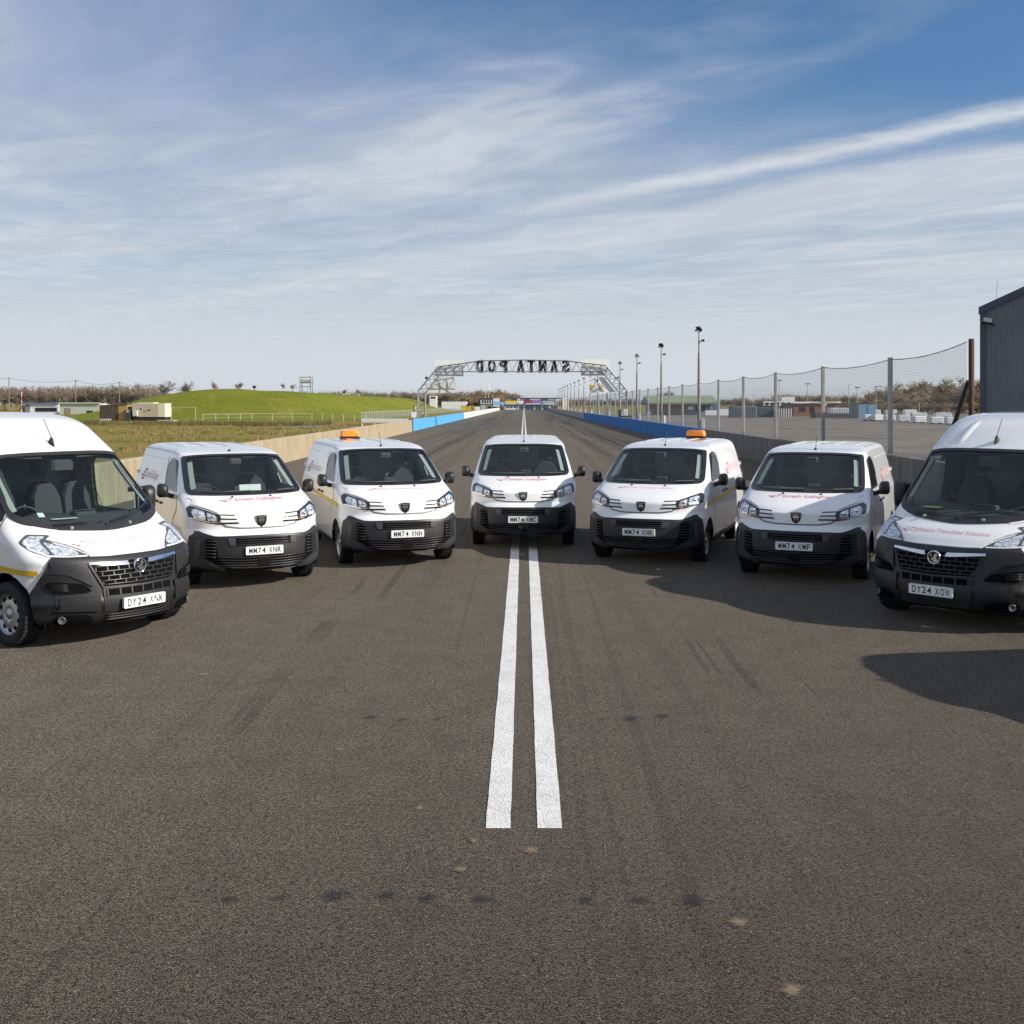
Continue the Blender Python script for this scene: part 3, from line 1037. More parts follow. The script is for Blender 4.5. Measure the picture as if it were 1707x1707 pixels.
        parts.append(('cargo_panel_crease_shade', strip(S, loop([V(2.70, 1.16, s), V(2.70, 1.70, s), V(4.78, 1.70, s), V(4.82, 1.16, s)], 0.10, 4, 6) + [V(2.70, 1.26, s)], 0.007, 0.008, mat('crease_shade_grey', (0, 0, 0)), 'cargo_panel_crease_shade'), [], None))  # panel crease shade put in as a grey line
        parts.append(('roof_gutter', strip(S, [V(2.06, 1.80, s), V(2.6, 1.822, s), V(3.6, 1.826, s), V(4.75, 1.822, s)], 0.012, 0.002, mat('gutter_grey', (0.42, 0.43, 0.45), 0.5), 'roof_gutter'), [], None))
        parts.append(('sill_trim', patch(S, [V(1.36, 0.36, s), V(3.80, 0.36, s), V(3.80, 0.27, s), V(1.36, 0.27, s)], 0.012, BLACKP, 'sill_trim', rim=0.012, grid=(0.4, 0.06)), [], None))
        for y in (2.36, 2.70):
            p = S.pt(TS(y, 1.06, s), 1.06, 0.0)
            hnd = MB().cbox(p.x - 0.02, p.x + 0.028, p.y - 0.075, p.y + 0.075, p.z - 0.018, p.z + 0.018, 0.012)
            if s < 0:
                hnd = MB().cbox(p.x - 0.028, p.x + 0.02, p.y - 0.075, p.y + 0.075, p.z - 0.018, p.z + 0.018, 0.012)
            parts.append(('door_handle', hnd.mesh('door_handle', BLACKP), [], None))
        nz = S.pt(T(s * 0.275, 1.225), 1.225, 0.016)
        parts.append(('washer_jet', MB().cbox(nz.x - 0.014, nz.x + 0.014, nz.y - 0.014, nz.y + 0.014, nz.z - 0.008, nz.z + 0.012, 0.005).mesh('washer_jet', BLACKP), [], None))
        hinge = MB().box(s * 0.865, s * 0.91, 4.80, 4.86, 1.38, 1.44)
        parts.append(('door_hinge', hinge.mesh('door_hinge', WHITE), [], None))
    # roof ribs
    for k, x in enumerate((-0.50, -0.17, 0.17, 0.50)):
        rb = MB()
        y0 = 2.62 if abs(x) < 0.3 else 2.72
        vs, fs = [], []
        n = 14
        for i in range(n + 1):
            y = y0 + (4.35 - y0) * i / n
            e = min(1.0, i / 2, (n - i) / 2)
            z = 1.900 if y > 3.1 and abs(x) < 0.34 else None
            zb = roof_z(S, x, y)
            for dx, dz in ((-0.055, -0.008), (-0.035, 0.012 * e), (0.035, 0.012 * e), (0.055, -0.008)):
                vs.append((x + dx, y, zb + dz))
        fs = [(i * 4 + j, i * 4 + j + 1, i * 4 + 4 + j + 1, i * 4 + 4 + j) for i in range(n) for j in range(3)]
        rb.add(vs, fs, True)
        parts.append(('roof_rib', rb.mesh('roof_rib', WHITE), [], None))
    # badge
    zb = 0.928
    sh = [(-0.078, 0.083), (0, 0.090), (0.078, 0.083), (0.074, 0.005), (0.058, -0.045), (0.0, -0.088), (-0.058, -0.045), (-0.074, 0.005)]
    yb = S.at(zb)[0] - 0.013
    lion = [(-0.055, 0.012), (-0.040, 0.036), (-0.012, 0.046), (0.015, 0.046), (0.040, 0.034), (0.054, 0.010), (0.040, 0.014), (0.030, -0.002), (0.036, -0.022), (0.022, -0.030), (0.026, -0.010),
            (0.010, 0.006), (-0.008, 0.000), (-0.004, -0.020), (-0.020, -0.034), (-0.018, -0.010), (-0.034, 0.004)]
    bk = [('badge_face', MB().prism([(a * 0.90, zb + b * 0.90) for a, b in sh], yb - 0.010, yb + 0.01).mesh('badge_face', GLOSSB), []),
          ('badge_emblem', MB().prism([(a, zb + b) for a, b in lion], yb - 0.013, yb + 0.01).mesh('badge_emblem', CHROME), []),
          ('badge_bar', MB().prism([(-0.055, zb + 0.056), (0.055, zb + 0.056), (0.053, zb + 0.066), (-0.053, zb + 0.066)], yb - 0.013, yb + 0.01).mesh('badge_bar', SILVER), [])]
    parts.append(('badge', MB().prism([(a, zb + b) for a, b in sh], yb - 0.006, yb + 0.016).mesh('badge', SILVER), bk, None))
    # cab
    d = MB()
    vs, fs = [], []
    xs = [-0.84, -0.7, -0.45, 0.0, 0.45, 0.7, 0.84]
    for x in xs:
        for y, z in ((0.98 + 0.25 * (x / 0.84) ** 2, 1.20), (1.22 + 0.1 * (x / 0.84) ** 2, 1.235), (1.48, 1.25 + (0.035 if x < -0.2 and x > -0.75 else 0)), (1.60, 1.20), (1.60, 0.75)):
            vs.append((x, y, z))
    fs = [(i * 5 + j, i * 5 + j + 1, i * 5 + 5 + j + 1, i * 5 + 5 + j) for i in range(len(xs) - 1) for j in range(4)]
    d.add(vs, fs, True)
    d.cbox(-0.06, 0.14, 1.50, 1.62, 1.15, 1.33, 0.02)
    parts.append(('dashboard', d.mesh('dashboard', DASH), [], None))
    parts.append(('steering_wheel', STEER_ME, [], (-0.40, 1.70, 1.17)))
    for x in (-0.42, 0.42):
        parts.append(('seat', SEAT_ME, [('headrest', HEAD_ME, [], (0, 0.15, 0.62))], (x, 2.25, 0.82)))
    parts.append(('paper', MB().add([(-0.70, 1.26, 1.262), (-0.42, 1.24, 1.262), (-0.42, 1.30, 1.268), (-0.70, 1.32, 1.268)], [(0, 1, 2, 3)]).mesh('paper', PAPER), [], None))
    tyre, rim, hol, bol = wheel_meshes(0.335, 0.215, 'small')
    for (y, s) in ((0.95, 1), (0.95, -1), (4.225, 1), (4.225, -1)):
        parts.append(('wheel', tyre, [('rim', rim, []), ('vent_hole_shade', hol, []), ('wheel_bolts', bol, [])], ((s * 0.815, y, 0.335), (0, 0, 0 if s > 0 else math.pi))))
    return S, parts


def roof_z(S, x, y):
    lo, hi = 1.0, S.z[-1]
    for _ in range(30):
        m_ = (lo + hi) / 2
        yf, w, c, n, yr = S.at(m_)
        q = max(0.0, 1 - (y - yf) / c) if c else 0
        ok = abs(x) < w and y > yf and y < yr and (abs(x) / w) ** n + min(q, 2) ** n <= 1
        if ok:
            lo = m_
        else:
            hi = m_
    return lo


def van_large():
    S = LARGE
    T, TS = S.T, S.TS
    parts = []
    W = lambda x, z: (T(x, z), z)
    V = lambda y, z, s=1: (TS(y, z, s), z)
    oh = [W(0.0, 2.005), W(0.4, 2.003), W(0.66, 1.99), W(0.845, 1.955), W(0.915, 1.355), W(0.86, 1.285), W(0.60, 1.205), W(0.0, 1.160)]
    ih = [W(0.0, 1.972), W(0.4, 1.970), W(0.645, 1.958), W(0.805, 1.925), W(0.872, 1.395), W(0.81, 1.335), W(0.57, 1.270), W(0.0, 1.232)]
    mh = [((a[0] + b[0]) / 2, (a[1] + b[1]) / 2) for a, b in zip(oh, ih)]
    outer, inner, mid = [loop(mirror_poly(h), 0.05, 3, 6) for h in (oh, ih, mh)]
    sw_o = [(1.12, 1.31), (1.22, 1.50), (1.60, 1.86), (1.80, 1.93), (2.22, 1.93), (2.30, 1.86), (2.32, 1.24), (1.55, 1.22)]
    sw_i = [(1.20, 1.345), (1.28, 1.49), (1.64, 1.835), (1.81, 1.895), (2.19, 1.895), (2.26, 1.84), (2.28, 1.28), (1.57, 1.255)]
    win, holes = {}, [mid]
    for s in (1, -1):
        o_ = loop([V(y, z, s) for y, z in sw_o], 0.06, 3, 4)
        i_ = loop([V(y, z, s) for y, z in sw_i], 0.06, 3, 4)
        win[s] = (o_, i_)
        holes.append([((a[0] + b[0]) / 2, (a[1] + b[1]) / 2) for a, b in zip(o_, i_)])
    arches = [(0.948, 0.36, 0.43), (4.98, 0.36, 0.42)]
    parts.append(('body', body_mesh(S, holes, arches, name='body', m=WHITE), [], None))
    parts.append(('cab_lining', body_mesh(S, holes, [], name='cab_lining', m=mat('cab_lining_pale', (0.20, 0.21, 0.20), 0.8), zs=(1.05, 2.20), off=-0.04, ymax=2.75), [], None))
    fl = MB().box(-0.90, 0.90, 0.45, 5.8, 0.235, 0.32)
    parts.append(('bulkhead', MB().box(-0.84, 0.84, 2.70, 2.74, 0.325, 2.20).mesh('bulkhead', mat('bulkhead_grey', (0, 0, 0))), [], None))
    parts.append(('floor_pan', fl.mesh('floor_pan', DARK), [], None))
    for ay, az, ar in arches:
        for s in (1, -1):
            li = MB()
            vs, n = [], 16
            for i in range(n + 1):
                a = math.radians(-18) + math.radians(216) * i / n
                for x in (0.60, 0.935):
                    vs.append((s * x, ay + (ar + 0.004) * math.cos(a), max(0.2, az + (ar + 0.004) * math.sin(a))))
            li.add(vs, [(2 * i, 2 * i + 1, 2 * i + 3, 2 * i + 2) for i in range(n)], True)
            parts.append(('wheel_arch_liner', li.mesh('wheel_arch_liner', DARK), [], None))
    wip = []
    for pts in ([W(-0.58, 1.235), W(-0.25, 1.235), W(0.12, 1.285)], [W(0.05, 1.225), W(0.45, 1.30), W(0.80, 1.42)]):
        wip.append(('wiper', strip(S, pts, 0.022, 0.030, BLACKP, 'wiper'), []))
        wip.append(('wiper_arm', strip(S, [pts[0], pts[1]], 0.03, 0.05, BLACKP, 'wiper_arm'), []))
    for x in (-0.42, 0.30, 0.0):
        p = S.pt(T(x, 1.205), 1.205, 0.01)
        wip.append(('wiper_pivot', MB().cbox(p.x - 0.02, p.x + 0.02, p.y - 0.02, p.y + 0.02, p.z - 0.01, p.z + 0.025, 0.008).mesh('wiper_pivot', SILVER if x else BLACKP), []))
    parts.append(('windscreen', patch(S, inner, 0.001, GLASS, 'windscreen'), wip + [('windscreen_surround', ring(S, outer, inner, 0.013, mat('cowl_plastic', (0.022, 0.022, 0.023), 0.5), 'windscreen_surround'), [])], None))
    parts.append(('camera_housing', MB().cbox(-0.14, 0.14, 1.50, 1.64, 1.80, 1.92, 0.03).mesh('camera_housing', DASH), [], None))
    for s in (1, -1):
        o_, i_ = win[s]
        ex = [(a[0] + (a[0] - b[0]) * 0.9, a[1] + (a[1] - b[1]) * 0.9) for a, b in zip(o_, i_)]
        parts.append(('door_window', patch(S, i_, 0.0, GLASS, 'door_window'), [('window_seal', ring(S, o_, i_, 0.003, GLOSSB, 'window_seal'), []), ('window_trim', ring(S, ex, i_, -0.034, DASH, 'window_trim'), []),
                      ('quarter_light_bar', strip(S, [V(1.50, 1.27, s), V(1.50, 1.72, s)], 0.05, 0.003, GLOSSB, 'quarter_light_bar'), [])], None))
        h, g = mirror_mesh('tall', s)
        parts.append(('wing_mirror', h, [('mirror_glass', g, [])], None))
        parts.append(('pillar_trim', strip(S, [W(s * 0.845, 1.42), W(s * 0.80, 1.91)], 0.07, -0.034, PALETRIM, 'pillar_trim'), [], None))
    # bumper
    half = [W(0.0, 0.925), W(0.30, 0.926), W(0.455, 0.934), W(0.70, 0.945), W(0.83, 0.955), V(0.43, 0.915), V(0.47, 0.78), V(0.53, 0.67), V(0.575, 0.60), V(0.545, 0.45), V(0.54, 0.30),
            V(0.55, 0.215), W(0.75, 0.215), W(0.42, 0.235), W(0.0, 0.260)]
    B = 0.020
    bk = []

    def bump_off(t, z):
        o = 0.0
        o += 0.018 * max(0.0, 1 - abs(z - 0.48) / 0.07) * max(0.0, min(1.0, (abs(t) - T(0.40, 0.5)) / 0.05))
        o += 0.012 * max(0.0, 1 - abs(z - 0.79) / 0.10) * max(0.0, min(1.0, (abs(t) - T(0.52, 0.8)) / 0.06))
        return o
    bm_ = patch(S, mirror_poly(half), B, BLACKP, 'bumper', rim=0.03, offf=bump_off, grid=(0.03, 0.03))
    bk.append(('centre_panel', patch(S, mirror_poly([W(0.0, 0.606), W(0.425, 0.612), W(0.418, 0.385), W(0.36, 0.368), W(0.0, 0.362)]), B + 0.010, BLACKP, 'centre_panel', rim=0.012), []))
    for s in (1, -1):
        bk.append(('bumper_wing', patch(S, loop([W(s * 0.455, 0.60), W(s * 0.56, 0.555), W(s * 0.80, 0.545), V(0.33, 0.555, s), V(0.33, 0.43, s), W(s * 0.84, 0.415), W(s * 0.60, 0.405), W(s * 0.455, 0.39)], 0.025, 3, 4), B + 0.026, BLACKP, 'bumper_wing', rim=0.014), []))
        bk.append(('bumper_brow', patch(S, [W(s * 0.555, 0.885), W(s * 0.70, 0.915), W(s * 0.86, 0.905), V(0.40, 0.86, s), V(0.42, 0.80, s), W(s * 0.88, 0.80), W(s * 0.72, 0.775), W(s * 0.60, 0.70), W(s * 0.52, 0.64)], B + 0.020, BLACKP, 'bumper_brow', rim=0.012), []))
    G1 = mat('grille_edge', (0.03, 0.03, 0.03), 0.3)
    gr = [W(0.0, 0.868), W(0.30, 0.870), W(0.525, 0.876), W(0.535, 0.85), W(0.425, 0.635), W(0.40, 0.618), W(0.0, 0.610)]
    bk.append(('grille', patch(S, mirror_poly(gr), B + 0.003, DARK, 'grille'), []))  # dark backing sheet paints the shade behind the slats
    bk.append(('grille_frame', strip(S, [W(-0.532, 0.872), W(-0.418, 0.622), W(0.0, 0.610), W(0.418, 0.622), W(0.532, 0.872)], 0.022, B + 0.018, BLACKP, 'grille_frame'), []))
    for i, z in enumerate((0.830, 0.780, 0.732, 0.684, 0.645)):
        xe = 0.415 + (z - 0.62) * 0.47
        bk.append(('slat', proud_bar(S, [(-xe, z + 0.004), (0.0, z), (xe, z + 0.004)], 0.012, B + 0.020, G1, 'slat'), []))
        for j in range(-4, 5):
            x = (j + (0.5 if i % 2 else 0.0)) * 0.118
            if abs(x) < xe - 0.03 and i < 4 and not (i == 0 and abs(x) < 0.1):
                zb = z - (0.048 if i < 3 else 0.038)
                bk.append(('grille_upright', patch(S, [W(x - 0.006, z), W(x + 0.006, z), W(x + 0.006, zb), W(x - 0.006, zb)], B + 0.010, BLACKP, 'grille_upright', rim=0.006), []))
    ls = [W(0.0, 0.598), W(0.39, 0.602), W(0.385, 0.535), W(0.0, 0.530)]
    bk.append(('lower_intake', patch(S, mirror_poly(ls), B + 0.013, DARK, 'lower_intake'), []))  # intake shade painted as a dark sheet on the panel
    for j in range(7):
        x = -0.385 + j * 0.77 / 6
        bk.append(('intake_divider', patch(S, [W(x - 0.008, 0.60), W(x + 0.008, 0.60), W(x + 0.008, 0.533), W(x - 0.008, 0.533)], B + 0.022, BLACKP, 'intake_divider', rim=0.010), []))
    for z in (0.345, 0.320, 0.297):
        bk.append(('slat', proud_bar(S, [(-0.40, z), (0.0, z - 0.004), (0.40, z)], 0.014, B + 0.018, BLACKP, 'slat'), []))
    for s in (1, -1):
        bk.append(('chrome_bar', patch(S, [W(s * 0.532, 0.882), W(s * 0.535, 0.860), W(s * 0.165, 0.822), W(s * 0.115, 0.822), W(s * 0.130, 0.860), W(s * 0.20, 0.862)], B + 0.026, CHROME, 'chrome_bar', rim=0.02), []))
        bk.append(('side_pocket_shade', patch(S, loop([W(s * 0.52, 0.590), W(s * 0.60, 0.680), W(s * 0.83, 0.715), W(s * 0.885, 0.71), W(s * 0.885, 0.665), W(s * 0.84, 0.605), W(s * 0.78, 0.585)], 0.03, 3, 3), B + 0.020, DARK, 'side_pocket_shade'), []))  # pocket has no depth, its shade is a dark patch
        for i in range(4):
            bk.append(('pocket_slat', proud_bar(S, [(s * 0.72, 0.615 + i * 0.020), (s * 0.86, 0.630 + i * 0.020)], 0.008, B + 0.030, G1, 'pocket_slat', 0.015), []))
        bk.append(('fog_pocket_shade', patch(S, loop([W(s * 0.50, 0.30), W(s * 0.56, 0.365), W(s * 0.80, 0.375), W(s * 0.84, 0.33), W(s * 0.80, 0.275), W(s * 0.55, 0.27)], 0.03, 3, 3), B + 0.012, DARK, 'fog_pocket_shade'), []))  # shade of the fog lamp recess laid on as dark sheet
        c = S.pt(T(s * 0.77, 0.325), 0.325, B + 0.02)
        fg = MB().lathe([(0.042, 0.0), (0.040, -0.012), (0.032, -0.012), (0.028, -0.004), (0.001, -0.004)], 'y', 18)
        bk.append(('fog_light', fg.mesh('fog_light', mat('fog_glass', (0.10, 0.105, 0.11), 0.15)), [], (tuple(c), (0, 0, s * 0.75))))
        bk.append(('bumper_seam', strip(S, [W(s * 0.43, 0.60), W(s * 0.43, 0.30)], 0.007, B + 0.004, DARK, 'bumper_seam'), []))
        bk.append(('bumper_seam', strip(S, [V(0.40, 0.66, s), V(0.36, 0.50, s), V(0.35, 0.32, s)], 0.006, B + 0.022, DARK, 'bumper_seam'), []))
    # round griffin badge
    yb, zb = S.at(0.815)[0] - 0.05, 0.815
    gq = [(-0.012, -0.052), (0.030, -0.052), (0.046, -0.030), (0.030, -0.012), (0.026, 0.010), (0.044, 0.026), (0.030, 0.046), (0.006, 0.036), (-0.002, 0.014), (-0.018, -0.006), (-0.038, -0.012), (-0.030, -0.028), (-0.012, -0.026)]
    fq = [(-0.048, 0.030), (-0.020, 0.036), (-0.024, 0.026), (-0.034, 0.006), (-0.040, 0.022)]
    rr = MB().lathe([(0.078, 0.02), (0.078, -0.012), (0.072, -0.016), (0.064, -0.012), (0.064, 0.0)], 'y', 28)
    emb = MB().prism(gq, -0.010, 0.0)
    emb.prism(fq, -0.010, 0.0)
    face = MB().lathe([(0.066, -0.003), (0.001, -0.004)], 'y', 28)
    parts.append(('badge', rr.mesh('badge', CHROME), [('badge_emblem', emb.mesh('badge_emblem', CHROME), []), ('badge_face', face.mesh('badge_face', GLOSSB), [])], (0, yb, zb)))
    parts.append(('bumper', bm_, bk, None))
    for s in (1, -1):
        lens = [W(s * 0.452, 0.940), W(s * 0.54, 1.00), W(s * 0.62, 1.045), W(s * 0.74, 1.095), V(0.70, 1.165, s), V(0.83, 1.18, s), V(0.80, 1.10, s), V(0.62, 1.02, s), W(s * 0.84, 0.965), W(s * 0.70, 0.948)]
        lo = loop(lens, 0.03, 2, 3)
        kids = []
        for cs in ([W(0.56, 0.966), W(0.575, 1.012), W(0.70, 1.066), W(0.80, 1.104), W(0.79, 0.974)], [W(0.815, 0.984), W(0.825, 1.112), V(0.70, 1.152), V(0.79, 1.162), V(0.77, 1.10), V(0.64, 1.035)]):
            kids.append(('reflector', patch(S, loop([(s * a, b) for a, b in cs], 0.02, 2, 2), 0.006, LAMPCH, 'reflector'), []))
        kids.append(('light_strip', strip(S, [W(s * 0.50, 0.952), W(s * 0.70, 0.958), W(s * 0.84, 0.972), V(0.66, 1.045, s), V(0.78, 1.13, s)], 0.022, 0.008, mat('light_guide', (0.75, 0.78, 0.82), 0.2), 'light_strip'), []))
        kids.append(('lens_cover', patch(S, lo, 0.014, LENS, 'lens_cover', rim=0.014), []))
        parts.append(('headlight', patch(S, lo, 0.003, mat('lamp_housing_grey', (0.075, 0.08, 0.09), 0.25), 'headlight'), kids, None))
        parts.append(('front_door', patch(S, [V(1.15, 1.20, s), V(1.38, 0.86, s), V(1.43, 0.38, s), V(2.40, 0.38, s), V(2.40, 1.20, s)], 0.006, WHITE, 'front_door', rim=0.012, grid=(0.15, 0.05)), [], None))
        parts.append(('door_gap', strip(S, [V(1.12, 1.36, s), V(1.13, 1.19, s), V(1.365, 0.85, s), V(1.415, 0.365, s), V(2.42, 0.365, s), V(2.42, 1.95, s)], 0.014, 0.0015, LINEBLK, 'door_gap'), [], None))
        parts.append(('roof_gutter', strip(S, [V(1.85, 2.03, s), V(2.5, 2.06, s), V(5.75, 2.06, s)], 0.012, 0.002, LINEBLK, 'roof_gutter'), [], None))
        parts.append(('side_moulding', patch(S, loop([V(1.46, 0.56, s), V(2.38, 0.56, s), V(2.38, 0.42, s), V(1.46, 0.42, s)], 0.02, 2, 3), 0.02, BLACKP, 'side_moulding', rim=0.02, grid=(0.3, 0.1)), [], None))
        p = S.pt(TS(2.25, 1.05, s), 1.05, 0.0)
        parts.append(('door_handle', MB().cbox(p.x - 0.028, p.x + 0.028, p.y - 0.08, p.y + 0.08, p.z - 0.02, p.z + 0.02, 0.012).mesh('door_handle', BLACKP), [], None))
        # swage on the roof front
        vs, fs = [], []
        for i in range(13):
            t_ = i / 12
            z = 2.05 + 0.30 * t_
            e = min(1, t_ / 0.2, (1 - t_) / 0.2)
            for x, o in ((0.42, -0.004), (0.46, 0.018 * e), (0.50, 0.018 * e), (0.56, -0.004)):
                vs.append(S.pt(T(s * (x - 0.05 * t_), z), z, o))
        fs = [(i * 4 + j, i * 4 + j + 1, i * 4 + 5 + j, i * 4 + 4 + j) for i in range(12) for j in range(3)]
        parts.append(('roof_swage', MB().add(vs, fs, True).mesh('roof_swage', WHITE), [], None))
    bh = [W(0.0, 0.938), W(0.30, 0.939), W(0.44, 0.946), W(0.545, 1.022), W(0.63, 1.066), W(0.76, 1.118), V(0.72, 1.185), V(0.76, 1.235), W(0.84, 1.256), W(0.74, 1.222), W(0.60, 1.186), W(0.30, 1.158), W(0.0, 1.146)]
    parts.append(('bonnet', patch(S, mirror_poly(bh), 0.008, WHITE, 'bonnet', rim=0.016, grid=(0.04, 0.02), offf=lambda t, z: 0.013 * max(0.0, min(1.0, (0.56 - abs(t)) / 0.05)) * max(0.0, min(1.0, (z - 0.95) / 0.05)) * max(0.0, min(1.0, (1.15 - z) / 0.06))), [], None))
    d = MB()
    vs = []
    xs = [-0.90, -0.75, -0.45, 0.0, 0.45, 0.75, 0.90]
    for x in xs:
        for y, z in ((0.80 + 0.22 * (x / 0.9) ** 2, 1.20), (1.00 + 0.1 * (x / 0.9) ** 2, 1.27), (1.28, 1.30 + (0.06 if -0.75 < x < -0.2 else 0)), (1.42, 1.24), (1.42, 0.75)):
            vs.append((x, y, z))
    d.add(vs, [(i * 5 + j, i * 5 + j + 1, i * 5 + 5 + j + 1, i * 5 + 5 + j) for i in range(len(xs) - 1) for j in range(4)], True)
    d.cbox(-0.05, 0.22, 1.18, 1.34, 1.24, 1.345, 0.02)
    parts.append(('dashboard', d.mesh('dashboard', DASH), [('document_tray', MB().add([(-0.02, 1.16, 1.352), (0.19, 1.16, 1.352), (0.19, 1.20, 1.354), (-0.02, 1.20, 1.354)], [(0, 1, 2, 3)]).mesh('document_tray', SILVER), [])], None))
    parts.append(('steering_wheel', STEER_ME, [], (-0.45, 1.50, 1.24)))
    for x in (-0.48, 0.20, 0.60):
        parts.append(('seat', SEAT_ME, [('headrest', HEAD_ME, [], (0, 0.17, 0.64))], ((x, 2.10, 0.95), (0, 0, 0), (0.95 if x < 0 else 0.8, 1, 1.08))))
    parts.append(('antenna', MB().add([S.pt(T(dx, z), z, o) for dx, z, o in ((0, 2.055, -0.004), (-0.03, 2.085, -0.004), (-0.025, 2.12, -0.004), (0.025, 2.12, -0.004), (0.03, 2.085, -0.004), (-0.012, 2.10, 0.06), (0.012, 2.10, 0.06), (0, 2.125, 0.075))],
                  [(0, 1, 5), (0, 5, 6), (0, 6, 4), (1, 2, 7, 5), (4, 6, 7, 3), (5, 7, 6), (2, 3, 7)]).tube([S.pt(0, 2.115, 0.06), S.pt(0, 2.115, 0.06) + Vector((0, 0.16, 0.22))], 0.006, 6, True, 0.004).mesh('antenna', BLACKP), [], None))
    tyre, rim, hol, bol = wheel_meshes(0.345, 0.225, 'big')
    for (y, s) in ((0.948, 1), (0.948, -1), (4.98, 1), (4.98, -1)):
        parts.append(('wheel', tyre, [('rim', rim, []), ('vent_hole_shade', hol, []), ('wheel_bolts', bol, [])], ((s * 0.905, y, 0.345), (0, 0, 0 if s > 0 else math.pi))))
    return S, parts


def put(part, parent):
    name, me, kids = part[0], part[1], part[2]
    tr = part[3] if len(part) > 3 else None
    loc = rot = sc = None
    if tr is not None:
        if isinstance(tr[0], (tuple, list)):
            loc = tr[0]
            rot = tr[1] if len(tr) > 1 else None
            sc = tr[2] if len(tr) > 2 else None
        else:
            loc = tr
    o = obj(name, me, parent, loc, rot, sc)
    for k in kids:
        put(k, o)
    return o


def checker(S, x0, z0, size, mode, side, parent, cols=None):
    """red chequered mark that leads the lettering"""
    cells = [(0, 1, PINK), (1, 2, PINK), (1, 0, RED), (2, 1, RED), (3, 2, RED), (0, 0.0, RED), (2, 2.0, PINK)]
    cells = [(0.0, 0.9, RED), (1.0, 0.0, DRED), (1.0, 1.8, PINK), (2.0, 0.9, PINK), (2.0, 2.7, RED)]
    g = {}
    for cx, cz, m in cells:
        P = []
        for a, b in ((0, 0), (0.9, 0), (0.9, 0.75), (0, 0.75)):
            u = (cx + a + 0.25 * (cz + b)) * size
            v = (cz + b) * size * 0.55
            if mode == 'hood':
                z = S.zarc(z0, v)
                P.append(S.pt(S.T(x0 + u, z), z, 0.0215))
            else:
                P.append(S.pt(S.TS(x0 + u * side, z0 + v, side), z0 + v, 0.010))
        g.setdefault(m.name, (MB(), m))[0].add(P, [(0, 1, 2, 3)])
    for mb, m in g.values():
        mb.build('chequered_mark', m, parent)


KINDS = {'compact': van_compact(), 'large': van_large()}
LETTERS = {}


def letter_mesh(key, fn):
    if key not in LETTERS:
        LETTERS[key] = fn()
    return LETTERS[key]


